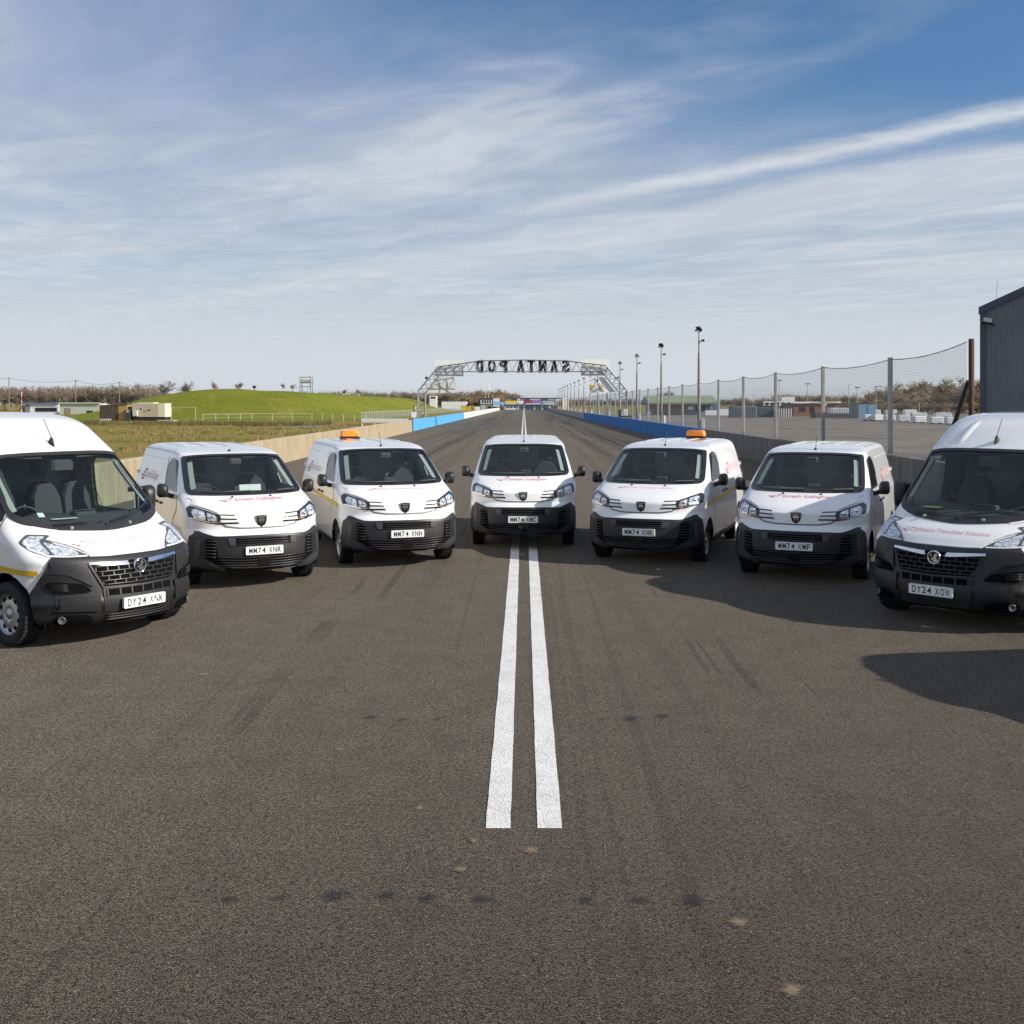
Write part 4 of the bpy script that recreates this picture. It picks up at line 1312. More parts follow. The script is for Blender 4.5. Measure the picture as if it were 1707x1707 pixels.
def place_van(kind, X, Y, a, plate, words, label, stripe=False, beacon=False, antenna=True, sides=True, plate_on=True):
    S, parts = KINDS[kind]
    root = empty('parked_van', (X, Y, 0), a, label, 'van', 'white vans parked in a fan across the strip')
    for p in parts:
        put(p, root)
    zp = 0.545 if kind == 'compact' else 0.446
    yp = (0.0 if kind == 'compact' else 0.010)
    pl = MB().prism(loop([(-0.26, zp - 0.056), (0.26, zp - 0.056), (0.26, zp + 0.056), (-0.26, zp + 0.056)], 0.012, 2, 1), yp - 0.014, yp + 0.02)
    po = pl.build('number_plate', PLATE, root)
    pt, x = MB(), -0.2195
    for ch in plate:
        if ch == ' ':
            x += 0.033
            continue
        vs, fs = text_mesh(ch, 0.079, 0.006 if ch in 'MWNX' else 0.013)
        u0, u1 = min(v[0] for v in vs), max(v[0] for v in vs)
        v0, v1 = min(v[1] for v in vs), max(v[1] for v in vs)
        pt.add([(x + (u - u0) / (u1 - u0) * 0.048, yp - 0.016, zp - 0.0395 + (v - v0) / (v1 - v0) * 0.079) for u, v in vs], fs)
        x += 0.061
    tag(pt.build('plate_lettering', mat('plate_black', (0.01, 0.01, 0.01), 0.5), po), kind='stuff')
    if kind == 'compact':
        if words == 'Joseph Gallagher':
            checker(S, -0.49, 1.165, 0.055, 'hood', 1, root)
            link(bpy.data.objects.new('bonnet_lettering', letter_mesh('hjg', lambda: skin_text(S, words, 0.085, -0.265, 1.175, ROSE, 'bonnet_lettering', maxw=0.70))), root)
        else:
            checker(S, -0.50, 1.170, 0.036, 'hood', 1, root)
            link(bpy.data.objects.new('bonnet_lettering', letter_mesh('hjt', lambda: skin_text(S, words, 0.052, -0.37, 1.178, PINK, 'bonnet_lettering', maxw=0.80))), root)
        if sides:
            for s in (1, -1):
                y0 = 3.02 if s > 0 else 4.45
                d = 1 if s > 0 else -1
                checker(S, y0, 1.30, 0.105, 'side', s, root) if s > 0 else checker_rev(S, y0, 1.30, 0.105, root)
                link(bpy.data.objects.new('side_lettering', letter_mesh('s%s%d' % (words, s), lambda: skin_text_side(S, words, 0.13, y0 + d * 0.36, 1.36, PINK, s, 1.15))), root)
    else:
        checker(S, -0.585, 1.034, 0.044, 'hood', 1, root)
        link(bpy.data.objects.new('bonnet_lettering', letter_mesh('ljt', lambda: skin_text(S, words, 0.072, -0.42, 1.045, ROSE, 'bonnet_lettering', maxw=0.90))), root)
    if plate == 'MM74 XNR':
        MB().add([(-0.02, 1.30, 1.275), (0.30, 1.30, 1.275), (0.30, 1.33, 1.365), (-0.02, 1.33, 1.365)], [(0, 1, 2, 3)]).build('dash_card', PAPER, root)
    if kind == 'large':
        if plate == 'DY24 XOW':
            MB().add([(-0.62, 1.02, 1.292), (-0.40, 1.00, 1.292), (-0.36, 1.08, 1.305), (-0.60, 1.10, 1.305)], [(0, 1, 2, 3)]).build('dash_card', GPAPER, root)
        else:
            MB().add([S.pt(S.T(x_, z_), z_, -0.004) for x_, z_ in ((-0.66, 1.345), (-0.60, 1.342), (-0.60, 1.385), (-0.66, 1.388))], [(0, 1, 2, 3)]).build('screen_sticker', PAPER, root)
            MB().add([(-0.45, 1.00, 1.293), (-0.16, 0.96, 1.290), (-0.16, 1.02, 1.295), (-0.45, 1.06, 1.298)], [(0, 1, 2, 3)]).build('dash_card', PAPER, root)
    if stripe:
        for s in (1, -1):
            if kind == 'compact':
                pts = [(S.TS(0.80, 0.945, s), 0.945), (S.TS(1.3, 0.965, s), 0.965), (S.TS(4.75, 1.03, s), 1.03)]
            else:
                pts = [(S.TS(0.505, 0.800, s), 0.800), (S.TS(1.2, 0.835, s), 0.835), (S.TS(2.5, 0.88, s), 0.88), (S.TS(5.7, 0.9, s), 0.9)]
            link(bpy.data.objects.new('reflective_stripe', strip(S, pts, 0.055, 0.010, YELLOW, 'reflective_stripe')), root)
    if beacon:
        zb = 1.893
        yb = 4.62
        b0 = MB().cbox(-0.195, 0.195, yb - 0.10, yb + 0.10, zb - 0.02, zb + 0.045, 0.03).build('beacon_base', BLACKP, root)
        b0.location.x = beacon
        lens = MB()
        rows = []
        pl = loop([(-0.19, yb - 0.095), (0.19, yb - 0.095), (0.19, yb + 0.095), (-0.19, yb + 0.095)], 0.06, 4, 2)
        for z, k1 in ((0.045, 1.0), (0.10, 0.97), (0.14, 0.90), (0.158, 0.80)):
            rows.append([(p[0] * k1, yb + (p[1] - yb) * k1, zb + z) for p in pl])
        n = len(pl)
        lens.add([p for r_ in rows for p in r_], [(i * n + k, i * n + (k + 1) % n, i * n + n + (k + 1) % n, i * n + n + k) for i in range(3) for k in range(n)], True)
        lens.add(rows[-1], [tuple(range(n))])
        lo = lens.build('beacon_lens', BEACON, b0)
        for x in (-0.12, 0.0, 0.12):
            MB().lathe([(0.03, zb + 0.05), (0.03, zb + 0.11), (0.001, zb + 0.12)], 'z', 10, (x, yb, 0)).build('lamp_unit', CHROME, b0)
    if kind == 'compact':
        za = 1.827
        ya = 2.02
        an = MB().lathe([(0.035, za - 0.02), (0.030, za + 0.012), (0.012, za + 0.04), (0.001, za + 0.045)], 'z', 10, (0, ya, 0))
        if antenna:
            an.tube([(0, ya, za + 0.03), (0, ya + 0.13, za + 0.24)], 0.006, 6, True, 0.004)
        an.build('antenna', BLACKP, root)
    return root


def skin_text_side(S, s, h, y0, z0, m, side, maxw):
    vs, fs = text_mesh(s, h)
    k = maxw / max(v[0] for v in vs)
    d = 1 if side > 0 else -1
    return MB().add([S.pt(S.TS(y0 + d * u * k, z0 + v, side), z0 + v, 0.010) for u, v in vs], fs).mesh('side_lettering', m)


def checker_rev(S, y0, z0, size, parent):
    g = {}
    for cx, cz, m in [(0.0, 0.9, RED), (1.0, 0.0, DRED), (1.0, 1.8, PINK), (2.0, 0.9, PINK), (2.0, 2.7, RED)]:
        P = []
        for a, b in ((0, 0), (0.9, 0), (0.9, 0.75), (0, 0.75)):
            u, v = (cx + a + 0.25 * (cz + b)) * size, (cz + b) * size * 0.55
            P.append(S.pt(S.TS(y0 - u, z0 + v, -1), z0 + v, 0.010))
        g.setdefault(m.name, (MB(), m))[0].add(P, [(0, 1, 2, 3)])
    for mb, m in g.values():
        mb.build('chequered_mark', m, parent)

# ------------------------------------------------------------------ ground


def nodes_mat(name):
    m = bpy.data.materials.new(name)
    m.use_nodes = True
    MATS[name] = m
    return m, m.node_tree.nodes, m.node_tree.links, m.node_tree.nodes['Principled BSDF']


class NB:
    """small helper to write node expressions"""

    def __init__(s, nt):
        s.N, s.L = nt.nodes, nt.links
        s.tc = s.N.new('ShaderNodeTexCoord').outputs['Object']

    def math(s, op, a, b=None, clamp=False):
        n = s.N.new('ShaderNodeMath')
        n.operation = op
        n.use_clamp = clamp
        for i, v in enumerate((a, b)):
            if v is None:
                continue
            if isinstance(v, (int, float)):
                n.inputs[i].default_value = v
            else:
                s.L.new(v, n.inputs[i])
        return n.outputs[0]

    def map(s, scale, loc=(0, 0, 0), rot=(0, 0, 0)):
        n = s.N.new('ShaderNodeMapping')
        n.inputs['Scale'].default_value = scale
        n.inputs['Location'].default_value = loc
        n.inputs['Rotation'].default_value = rot
        s.L.new(s.tc, n.inputs[0])
        return n.outputs[0]

    def noise(s, vec, scale=1.0, detail=4, rough=0.55, dist=0.0):
        n = s.N.new('ShaderNodeTexNoise')
        s.L.new(vec, n.inputs['Vector'])
        n.inputs['Scale'].default_value = scale
        n.inputs['Detail'].default_value = detail
        n.inputs['Roughness'].default_value = rough
        n.inputs['Distortion'].default_value = dist
        return n.outputs[0]

    def rng(s, v, a, b, c=0.0, d=1.0, smooth=True):
        n = s.N.new('ShaderNodeMapRange')
        n.interpolation_type = 'SMOOTHSTEP' if smooth else 'LINEAR'
        s.L.new(v, n.inputs[0])
        for i, k in enumerate((a, b, c, d)):
            n.inputs[i + 1].default_value = k
        return n.outputs[0]

    def mix(s, f, a, b, mode='MIX'):
        n = s.N.new('ShaderNodeMix')
        n.data_type = 'RGBA'
        n.blend_type = mode
        for sock, v in ((n.inputs[0], f), (n.inputs[6], a), (n.inputs[7], b)):
            if isinstance(v, (int, float)):
                sock.default_value = v
            elif isinstance(v, tuple):
                sock.default_value = (*v, 1)
            else:
                s.L.new(v, sock)
        return n.outputs[2]

    def bump(s, h, strength, dist, bsdf):
        n = s.N.new('ShaderNodeBump')
        n.inputs['Strength'].default_value = strength
        n.inputs['Distance'].default_value = dist
        s.L.new(h, n.inputs['Height'])
        s.L.new(n.outputs[0], bsdf.inputs['Normal'])

    def xyz(s):
        n = s.N.new('ShaderNodeSeparateXYZ')
        s.L.new(s.tc, n.inputs[0])
        return n.outputs

    def voronoi(s, vec, scale, out='Distance', rnd=1.0, feature='F1'):
        n = s.N.new('ShaderNodeTexVoronoi')
        n.feature = feature
        s.L.new(vec, n.inputs['Vector'])
        n.inputs['Scale'].default_value = scale
        n.inputs['Randomness'].default_value = rnd
        return n.outputs[out]


def asphalt(name, c0, c1, marks=True, grain=1.0):
    m, N, L, b = nodes_mat(name)
    q = NB(m.node_tree)
    big = q.noise(q.map((0.16, 0.10, 1)), 1.0, 5, 0.6)
    col = q.mix(q.rng(big, 0.3, 0.7), c0, c1)
    mott = q.noise(q.map((1, 1, 1)), 2.2, 6, 0.65)
    col = q.mix(q.rng(mott, 0.35, 0.65, 0.0, 0.22), col, tuple(k * 0.70 for k in c0))
    x, y, z = q.xyz()
    shw = rub = None
    if marks:
        # long faint wheel tracks along the strip
        for k_, (sx_, lo_, hi_, am_) in enumerate(((1.7, 0.50, 0.70, 0.22), (6.5, 0.55, 0.68, 0.26))):
            wv = q.noise(q.map((sx_, 0.035, 1), (k_ * 7.0, 1.0, 0), (0, 0, -0.02 + 0.05 * k_)), 1.0, 3, 0.55, 0.15)
            wf = q.rng(wv, lo_, hi_, 0.0, am_)
            col = q.mix(wf, col, tuple(k * 0.45 for k in c0))
            shw = wf if shw is None else q.math('MAXIMUM', shw, wf)
        # rubber laid down the two lanes and single skid lines
        for lane in (-5.2, 5.2):
            d = q.math('ABSOLUTE', q.math('SUBTRACT', x, lane))
            band = q.rng(d, 0.4, 3.6, 1.0, 0.0)
            st = q.noise(q.map((1.5, 0.018, 1), (lane, 3, 0)), 1.0, 5, 0.7)
            far = q.rng(y, 26.0, 60.0)
            f = q.math('MULTIPLY', q.math('MULTIPLY', band, q.rng(st, 0.40, 0.66)), q.math('MULTIPLY', far, 0.85))
            col = q.mix(f, col, (0.012, 0.0115, 0.011))
            rub = f if rub is None else q.math('MAXIMUM', rub, f)
        sk = q.noise(q.map((5.0, 0.05, 1), (0, 0, 0), (0, 0, 0.10)), 1.0, 2, 0.5, 0.2)
        sk2 = q.rng(sk, 0.655, 0.675)
        brk = q.rng(q.noise(q.map((0.3, 0.25, 1), (4, 0, 0)), 1.0, 3), 0.5, 0.6)
        skf = q.math('MULTIPLY', q.math('MULTIPLY', sk2, brk), 0.45)
        rub = q.math('MAXIMUM', rub, skf)
        col = q.mix(skf, col, (0.012, 0.0115, 0.011))
        sm = q.noise(q.map((0.05, 0.022, 1), (2.0, 5.0, 0)), 1.0, 4, 0.6)
        col = q.mix(q.math('MULTIPLY', q.math('MULTIPLY', q.rng(sm, 0.50, 0.64), q.rng(y, 70, 110)), 0.45), col, (0.025, 0.025, 0.026))
        # the seam between the two paving runs
        sx = q.math('ABSOLUTE', q.math('ADD', x, q.math('MULTIPLY', q.math('SUBTRACT', q.noise(q.map((6, 6, 1)), 1.0, 4), 0.5), 0.05)))
        col = q.mix(q.rng(sx, 0.018, 0.05, 0.22, 0.0), col, (0.022, 0.021, 0.020))
    # stone grain
    cells = q.voronoi(q.map((1, 1, 1)), 120.0, 'Color')
    sep = q.N.new('ShaderNodeSeparateColor')
    L.new(cells, sep.inputs[0])
    tone = q.rng(sep.outputs[0], 0.0, 1.0, 1 - 0.60 * grain, 1 + 0.60 * grain, False)
    cmb = q.N.new('ShaderNodeCombineXYZ')
    for i in range(3):
        L.new(tone, cmb.inputs[i])
    col = q.mix(1.0, col, cmb.outputs[0], 'MULTIPLY')
    pale = q.rng(sep.outputs[1], 0.965, 0.985)
    col = q.mix(q.math('MULTIPLY', pale, 0.7), col, (0.20, 0.17, 0.13))
    L.new(col, b.inputs['Base Color'])
    fine = q.noise(q.map((1, 1, 1)), 34.0, 4, 0.7)
    vd = q.voronoi(q.map((1, 1, 1)), 100.0, 'Distance')
    pit = q.math('MULTIPLY', q.rng(vd, 0.36, 0.62), q.rng(fine, 0.36, 0.60, 0.25, 1.0))
    col = q.mix(q.math('MULTIPLY', pit, 0.8), col, (0.006, 0.0055, 0.005))  # pits between stones darkened in the colour, standing for their shade
    L.new(col, b.inputs['Base Color'])
    b.inputs['Roughness'].default_value = 0.85
    b.inputs['Specular IOR Level'].default_value = 0.2
    b.inputs['Sheen Weight'].default_value = 0.27 if marks else 0.15            # dust-like sheen, added to brighten the far surface at low angles
    if shw is not None:                                        # that added brightness is cut on wheel tracks, rubber, mottling and pits
        L.new(q.math('MULTIPLY', q.math('MULTIPLY', q.math('MULTIPLY', q.rng(shw, 0.0, 0.5, 1.0, 0.72), q.rng(rub, 0.0, 1.0, 1.0, 0.30, False)), q.math('MULTIPLY', q.rng(mott, 0.3, 0.7, 1.10, 0.90), q.rng(pit, 0.0, 1.0, 1.0, 0.32))), 0.35), b.inputs['Sheen Weight'])
    b.inputs['Sheen Roughness'].default_value = 0.35
    b.inputs['Sheen Tint'].default_value = (1.0, 0.86, 0.68, 1)
    dist = q.voronoi(q.map((1, 1, 1)), 120.0, 'Distance')
    h = q.math('ADD', q.math('ADD', q.math('MULTIPLY', dist, -0.4), fine), q.math('MULTIPLY', pit, -0.8))
    q.bump(h, 0.62 * grain, 0.007, b)
    return m


TRACK = asphalt('track_asphalt', (0.026, 0.0215, 0.017), (0.037, 0.031, 0.0245))
LOT = asphalt('lot_asphalt', (0.12, 0.115, 0.105), (0.27, 0.235, 0.19), False, 0.6)


def grass_mat(name, cols, scale=0.2, fine=6.0, stretch=(1, 1, 1)):
    m, N, L, b = nodes_mat(name)
    q = NB(m.node_tree)
    a = q.noise(q.map(stretch), scale, 6, 0.65, 0.4)
    col = q.mix(q.rng(a, 0.38, 0.62), cols[0], cols[1])
    c = q.noise(q.map(stretch, (9, 3, 0)), scale * 2.3, 6, 0.7)
    col = q.mix(q.rng(c, 0.52, 0.66), col, cols[2])
    f = q.noise(q.map((1, 1, 1)), fine, 5, 0.75)
    col = q.mix(q.rng(f, 0.35, 0.65, 0.0, 0.55), col, cols[3])
    L.new(col, b.inputs['Base Color'])
    b.inputs['Roughness'].default_value = 0.95
    b.inputs['Specular IOR Level'].default_value = 0.1
    q.bump(f, 0.9, 0.10, b)
    return m


FIELD = grass_mat('rough_field', ((0.185, 0.175, 0.038), (0.27, 0.20, 0.065), (0.36, 0.245, 0.10), (0.16, 0.115, 0.035)), 0.16, 4.0, (0.5, 1.2, 1))
BANKG = grass_mat('bank_grass', ((0.150, 0.180, 0.017), (0.195, 0.205, 0.022), (0.270, 0.235, 0.050), (0.080, 0.092, 0.010)), 0.10, 1.4, (1, 0.6, 1))


def struct(name, mb, m, parent=None):
    o = mb.build(name, m, parent)
    if parent is None:
        o['kind'] = 'structure'
    return o


def sheet(x0, x1, y0, y1, z, nx=1, ny=1):
    mb = MB()
    vs = [(x0 + (x1 - x0) * i / nx, y0 + (y1 - y0) * j / ny, z) for j in range(ny + 1) for i in range(nx + 1)]
    mb.add(vs, [(j * (nx + 1) + i, j * (nx + 1) + i + 1, (j + 1) * (nx + 1) + i + 1, (j + 1) * (nx + 1) + i) for j in range(ny) for i in range(nx)])
    return mb


struct('ground', sheet(-7000, 7000, -200, 9000, -0.012), FIELD)
track = struct('track_surface', sheet(-10.55, 10.55, -25, 640, 0.0), TRACK)
struct('paved_lot', sheet(10.75, 190, -25, 330, -0.004), LOT)
dirt = mat('dirt_track', (0.17, 0.14, 0.105), 0.95, noise=0.25, nscale=0.6)
MBd = MB()
pth = [(-160, 146), (-90, 150), (-55, 152), (-40, 148), (-30, 138), (-24, 126), (-18, 122), (-11.2, 121)]
vs = []
for i, (a, b_) in enumerate(pth):
    d = Vector((pth[min(i + 1, len(pth) - 1)][0] - pth[max(i - 1, 0)][0], pth[min(i + 1, len(pth) - 1)][1] - pth[max(i - 1, 0)][1], 0)).normalized()
    nrm = Vector((-d.y, d.x, 0)) * 3.0
    vs += [(a + nrm.x, b_ + nrm.y, -0.006), (a - nrm.x, b_ - nrm.y, -0.006)]
MBd.add(vs, [(2 * i, 2 * i + 1, 2 * i + 3, 2 * i + 2) for i in range(len(pth) - 1)])
struct('dirt_path', MBd, dirt)

# painted double centre line
pm, N_, L_, pb = nodes_mat('line_paint')
q_ = NB(pm.node_tree)
w1 = q_.noise(q_.map((1, 1, 1)), 60.0, 5, 0.75)
w2 = q_.noise(q_.map((1, 1, 1)), 3.0, 4, 0.6)
wear = q_.rng(q_.math('ADD', w1, q_.math('MULTIPLY', w2, 0.35)), 0.76, 0.88, 0.0, 0.9)
L_.new(q_.mix(q_.math('MAXIMUM', wear, q_.rng(q_.voronoi(q_.map((1, 1, 1)), 120.0, 'Distance'), 0.50, 0.62, 0.0, 0.65)), q_.mix(q_.rng(w2, 0.35, 0.7), (0.82, 0.82, 0.80), (0.74, 0.74, 0.72)), (0.10, 0.09, 0.08)), pb.inputs['Base Color'])
pb.inputs['Roughness'].default_value = 0.75
q_.bump(w1, 0.3, 0.004, pb)
for s in (-1, 1):
    ln = MB()
    rr = random.Random(3 + s)
    ys = [6.70 + 0.25 * i for i in range(120)] + [37 + 8 * i for i in range(60)]
    vs = []
    for y in ys:
        j = 0.0025
        vs += [(s * 0.082 + rr.uniform(-j, j), y, 0.004), (s * 0.232 + rr.uniform(-j, j), y, 0.004)]
    ln.add(vs, [(2 * i, 2 * i + 1, 2 * i + 3, 2 * i + 2) for i in range(len(ys) - 1)])
    ln.build('lane_line', pm, track)


def stain_mat(name, color, strength):
    m = bpy.data.materials.new(name)
    m.use_nodes = True
    nt = m.node_tree
    b = nt.nodes['Principled BSDF']
    b.inputs['Base Color'].default_value = (*color, 1)
    b.inputs['Roughness'].default_value = 0.6
    q = NB(nt)
    n = q.noise(q.map((1, 1, 1)), 2.6, 7, 0.75)
    x, y, z = q.xyz()
    r = q.math('SQRT', q.math('ADD', q.math('MULTIPLY', x, x), q.math('MULTIPLY', y, y)))
    a = q.rng(q.math('ADD', r, q.math('MULTIPLY', q.math('SUBTRACT', n, 0.5), 2.4)), 0.15, 0.85, strength, 0.0)
    nt.links.new(a, b.inputs['Alpha'])
    return m


DAMP = stain_mat('damp_stain', (0.008, 0.009, 0.012), 0.50)
DUST = stain_mat('sand_stain', (0.30, 0.23, 0.13), 0.55)


def ground_at(px, py):
    Y = CAMH * FPX / (py - HY)
    return PX(px, Y), Y


unit = sheet(-1, 1, -1, 1, 0)
unit_d, unit_s = unit.mesh('damp_mark', DAMP), unit.mesh('sand_mark', DUST)
for i, (px, py, w, m_) in enumerate([(383, 1500, 15, 0), (466, 1498, 16, 0), (558, 1494, 26, 0), (645, 1494, 20, 0), (714, 1498, 20, 0), (805, 1500, 22, 0), (978, 1503, 13, 0), (1070, 1502, 18, 0), (1157, 1503, 20, 0),
                                     (619, 1197, 14, 0), (672, 1201, 11, 0), (730, 1200, 8, 0), (1003, 1201, 9, 0), (1052, 1199, 15, 0), (1105, 1195, 14, 0),
                                     (885, 1420, 15, 1), (768, 1452, 13, 1), (1232, 1541, 18, 1), (566, 1251, 8, 1), (340, 1126, 9, 1), (484, 1132, 7, 1), (700, 1350, 8, 1), (1320, 1655, 20, 1), (790, 1405, 7, 1), (1108, 970, 8, 1)]):
    X, Y = ground_at(px, py)
    sc = w * Y / FPX
    o = obj('damp_mark' if m_ == 0 else 'sand_mark', unit_d if m_ == 0 else unit_s, track, (X, Y, 0.006 + 0.0004 * i), (0, 0, R.uniform(-0.4, 0.4)), (sc * 1.35, sc * R.uniform(1.0, 1.7), 1))

# ------------------------------------------------------------------ barrier walls
WALLH = 1.10


def concrete(name, c, streak=0.5):
    m, N, L, b = nodes_mat(name)
    q = NB(m.node_tree)
    a = q.noise(q.map((1, 1.6, 0.35)), 1.8, 6, 0.65)
    col = q.mix(q.rng(a, 0.35, 0.7), tuple(k * 0.82 for k in c), tuple(min(1, k * 1.12) for k in c))
    st = q.noise(q.map((1, 5.0, 0.25)), 1.0, 5, 0.7)
    col = q.mix(q.rng(st, 0.52, 0.70, 0.0, streak), col, tuple(k * 0.42 for k in c))
    f = q.noise(q.map((1, 1, 1)), 22.0, 4, 0.7)
    col = q.mix(q.rng(f, 0.3, 0.7, 0.0, 0.25), col, tuple(k * 0.6 for k in c))
    L.new(col, b.inputs['Base Color'])
    b.inputs['Roughness'].default_value = 0.85
    q.bump(f, 0.3, 0.01, b)
    return m


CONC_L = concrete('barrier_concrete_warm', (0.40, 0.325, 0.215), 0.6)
CONC_R = concrete('barrier_concrete_shaded', (0.20, 0.185, 0.165), 0.5)  # darker copy of the left wall's concrete, its shade put into the colour
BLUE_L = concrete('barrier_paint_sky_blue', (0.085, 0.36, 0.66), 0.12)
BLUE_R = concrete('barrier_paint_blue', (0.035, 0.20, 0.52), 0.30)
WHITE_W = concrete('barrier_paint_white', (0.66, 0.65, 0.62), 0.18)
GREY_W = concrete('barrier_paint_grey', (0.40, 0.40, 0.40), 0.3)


def barrier(side, y0, y1, step, m, label, cap=None):
    root = empty('barrier_wall', (side * 10.65, y0, 0), 0, label, 'wall', 'track side barrier walls')
    n = max(1, int(round((y1 - y0) / step)))
    st = (y1 - y0) / n
    g = 0.012
    x0, x1 = (-0.15, 0.15)
    prof = [(-0.16, 0.0), (0.16, 0.0), (0.13, WALLH - 0.03), (0.10, WALLH), (-0.10, WALLH), (-0.13, WALLH - 0.03)]
    me = MB().prism(prof, g, st - g).mesh('wall_panel', m)
    for i in range(n):
        obj('wall_panel', me, root, (R.uniform(-0.008, 0.008), st * i, R.uniform(-0.008, 0.0)))
    return root


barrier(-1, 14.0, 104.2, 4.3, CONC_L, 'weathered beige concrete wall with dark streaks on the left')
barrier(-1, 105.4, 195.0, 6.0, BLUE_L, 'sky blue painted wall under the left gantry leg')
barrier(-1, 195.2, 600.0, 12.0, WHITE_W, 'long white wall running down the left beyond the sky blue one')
barrier(1, 14.0, 65.0, 4.3, CONC_R, 'concrete wall coloured for shade behind the vans on the right')
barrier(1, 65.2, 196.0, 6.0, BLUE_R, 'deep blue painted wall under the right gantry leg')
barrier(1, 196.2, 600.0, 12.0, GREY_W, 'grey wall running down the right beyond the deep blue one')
pst = MB().cbox(-10.86, -10.46, 104.35, 104.75, 0, 1.2, 0.03).build('wall_end_post', mat('navy_paint', (0.03, 0.07, 0.16), 0.5))
tag(pst, 'dark blue post between the concrete wall and the sky blue wall', 'post')
wb = empty('white_barrier', (-17.2, 118.0, 0), 0, 'low white rail barrier behind the left concrete wall', 'barrier')
WPAINT = mat('white_paint', (0.70, 0.70, 0.67), 0.6, noise=0.08, nscale=2)
MB().cbox(-0.1, 6.0, -0.15, 0.15, 0.62, 1.02, 0.02).build('rail', WPAINT, wb)
for x in (0.0, 1.4, 3.0, 4.6, 5.8):
    MB().box(x - 0.08, x + 0.08, -0.1, 0.1, 0, 0.62).build('post', WPAINT, wb)

# ------------------------------------------------------------------ grassy bank on the left


def lerp_tab(tab, x):
    if x <= tab[0][0]:
        return tab[0][1]
    for (a, b), (c, d) in zip(tab, tab[1:]):
        if x <= c:
            t = (x - a) / (c - a)
            t = t * t * (3 - 2 * t) * 0.5 + t * 0.5
            return b + (d - b) * t
    return tab[-1][1]


RIDGE = [(-88, 0.0), (-86, 0.3), (-84, 0.8), (-79, 1.85), (-74.8, 3.2), (-72.4, 4.1), (-70, 4.6), (-66.6, 5.2), (-62, 5.5), (-56, 5.55), (-46, 4.9), (-36, 4.35), (-20, 3.9)]


def bank_h(x, y):
    def sm(a):
        a = min(1.0, max(0.0, a))
        return a * a * (3 - 2 * a)
    h0 = lerp_tab(RIDGE, x) * sm((y - 180) / 40.0) * sm((-25.5 - x) / 19.0) * sm((500 - y) / 90.0)
    return h0 + 0.10 * math.sin(x * 0.35 + y * 0.13) * min(1.0, h0)


bk_ = MB()
nx_, ny_ = 90, 110
vs = [(-92 + 68 * i / nx_, 176 + 326 * j / ny_, bank_h(-92 + 68 * i / nx_, 176 + 326 * j / ny_) - 0.008) for j in range(ny_ + 1) for i in range(nx_ + 1)]
bk_.add(vs, [(j * (nx_ + 1) + i, j * (nx_ + 1) + i + 1, (j + 1) * (nx_ + 1) + i + 1, (j + 1) * (nx_ + 1) + i) for j in range(ny_) for i in range(nx_)], True)
struct('grass_bank', bk_, BANKG)


def blades(name, n, x0, x1, y0, y1, h, col, m, label, seed, clump=0.5):
    rr = random.Random(seed)
    mb = MB()
    k = 0
    while k < n:
        cx, cy = rr.uniform(x0, x1), y0 + (y1 - y0) * rr.random() ** 1.4
        if math.sin(cx * 0.6 + 2 * math.sin(cy * 0.21)) + math.sin(cy * 0.33 + 1.3 * math.sin(cx * 0.17)) < clump * 2 - 1.6 + rr.random():
            k += 0.2
            continue
        for _ in range(7):
            a = rr.uniform(0, 6.28)
            bx, by = cx + rr.gauss(0, 0.16), cy + rr.gauss(0, 0.16)
            hh = h * rr.uniform(0.5, 1.2)
            w = 0.02 + 0.010 * cy / 60
            lean = rr.uniform(0.1, 0.6) * hh
            dx, dy = math.cos(a), math.sin(a)
            mb.add([(bx - w, by, -0.01), (bx + w, by, -0.01), (bx + dx * lean, by + dy * lean, hh)], [(0, 1, 2)])
        k += 1
    o = mb.build(name, m)
    return tag(o, label, 'grass', None, 'stuff')


DRYG = mat('dry_blades', (0.36, 0.27, 0.12), 0.9, noise=0.35, nscale=0.5)
GREENG = mat('green_blades', (0.20, 0.20, 0.035), 0.9, noise=0.35, nscale=0.5)
SCRUB = mat('scrub_blades', (0.19, 0.155, 0.055), 0.95, noise=0.4, nscale=0.4)
blades('dry_grass', 2600, -75, -11.2, 60, 140, 0.28, None, DRYG, 'dry straw coloured grass beyond the left wall', 5, 0.75)
blades('green_grass', 3000, -70, -11.2, 26, 138, 0.16, None, GREENG, 'short green grass beyond the left wall', 6, 0.45)
blades('rough_scrub', 1500, -95, -24, 128, 145, 0.55, None, SCRUB, 'dark rough scrub along the dirt path', 8, 0.5)

# ------------------------------------------------------------------ bare trees


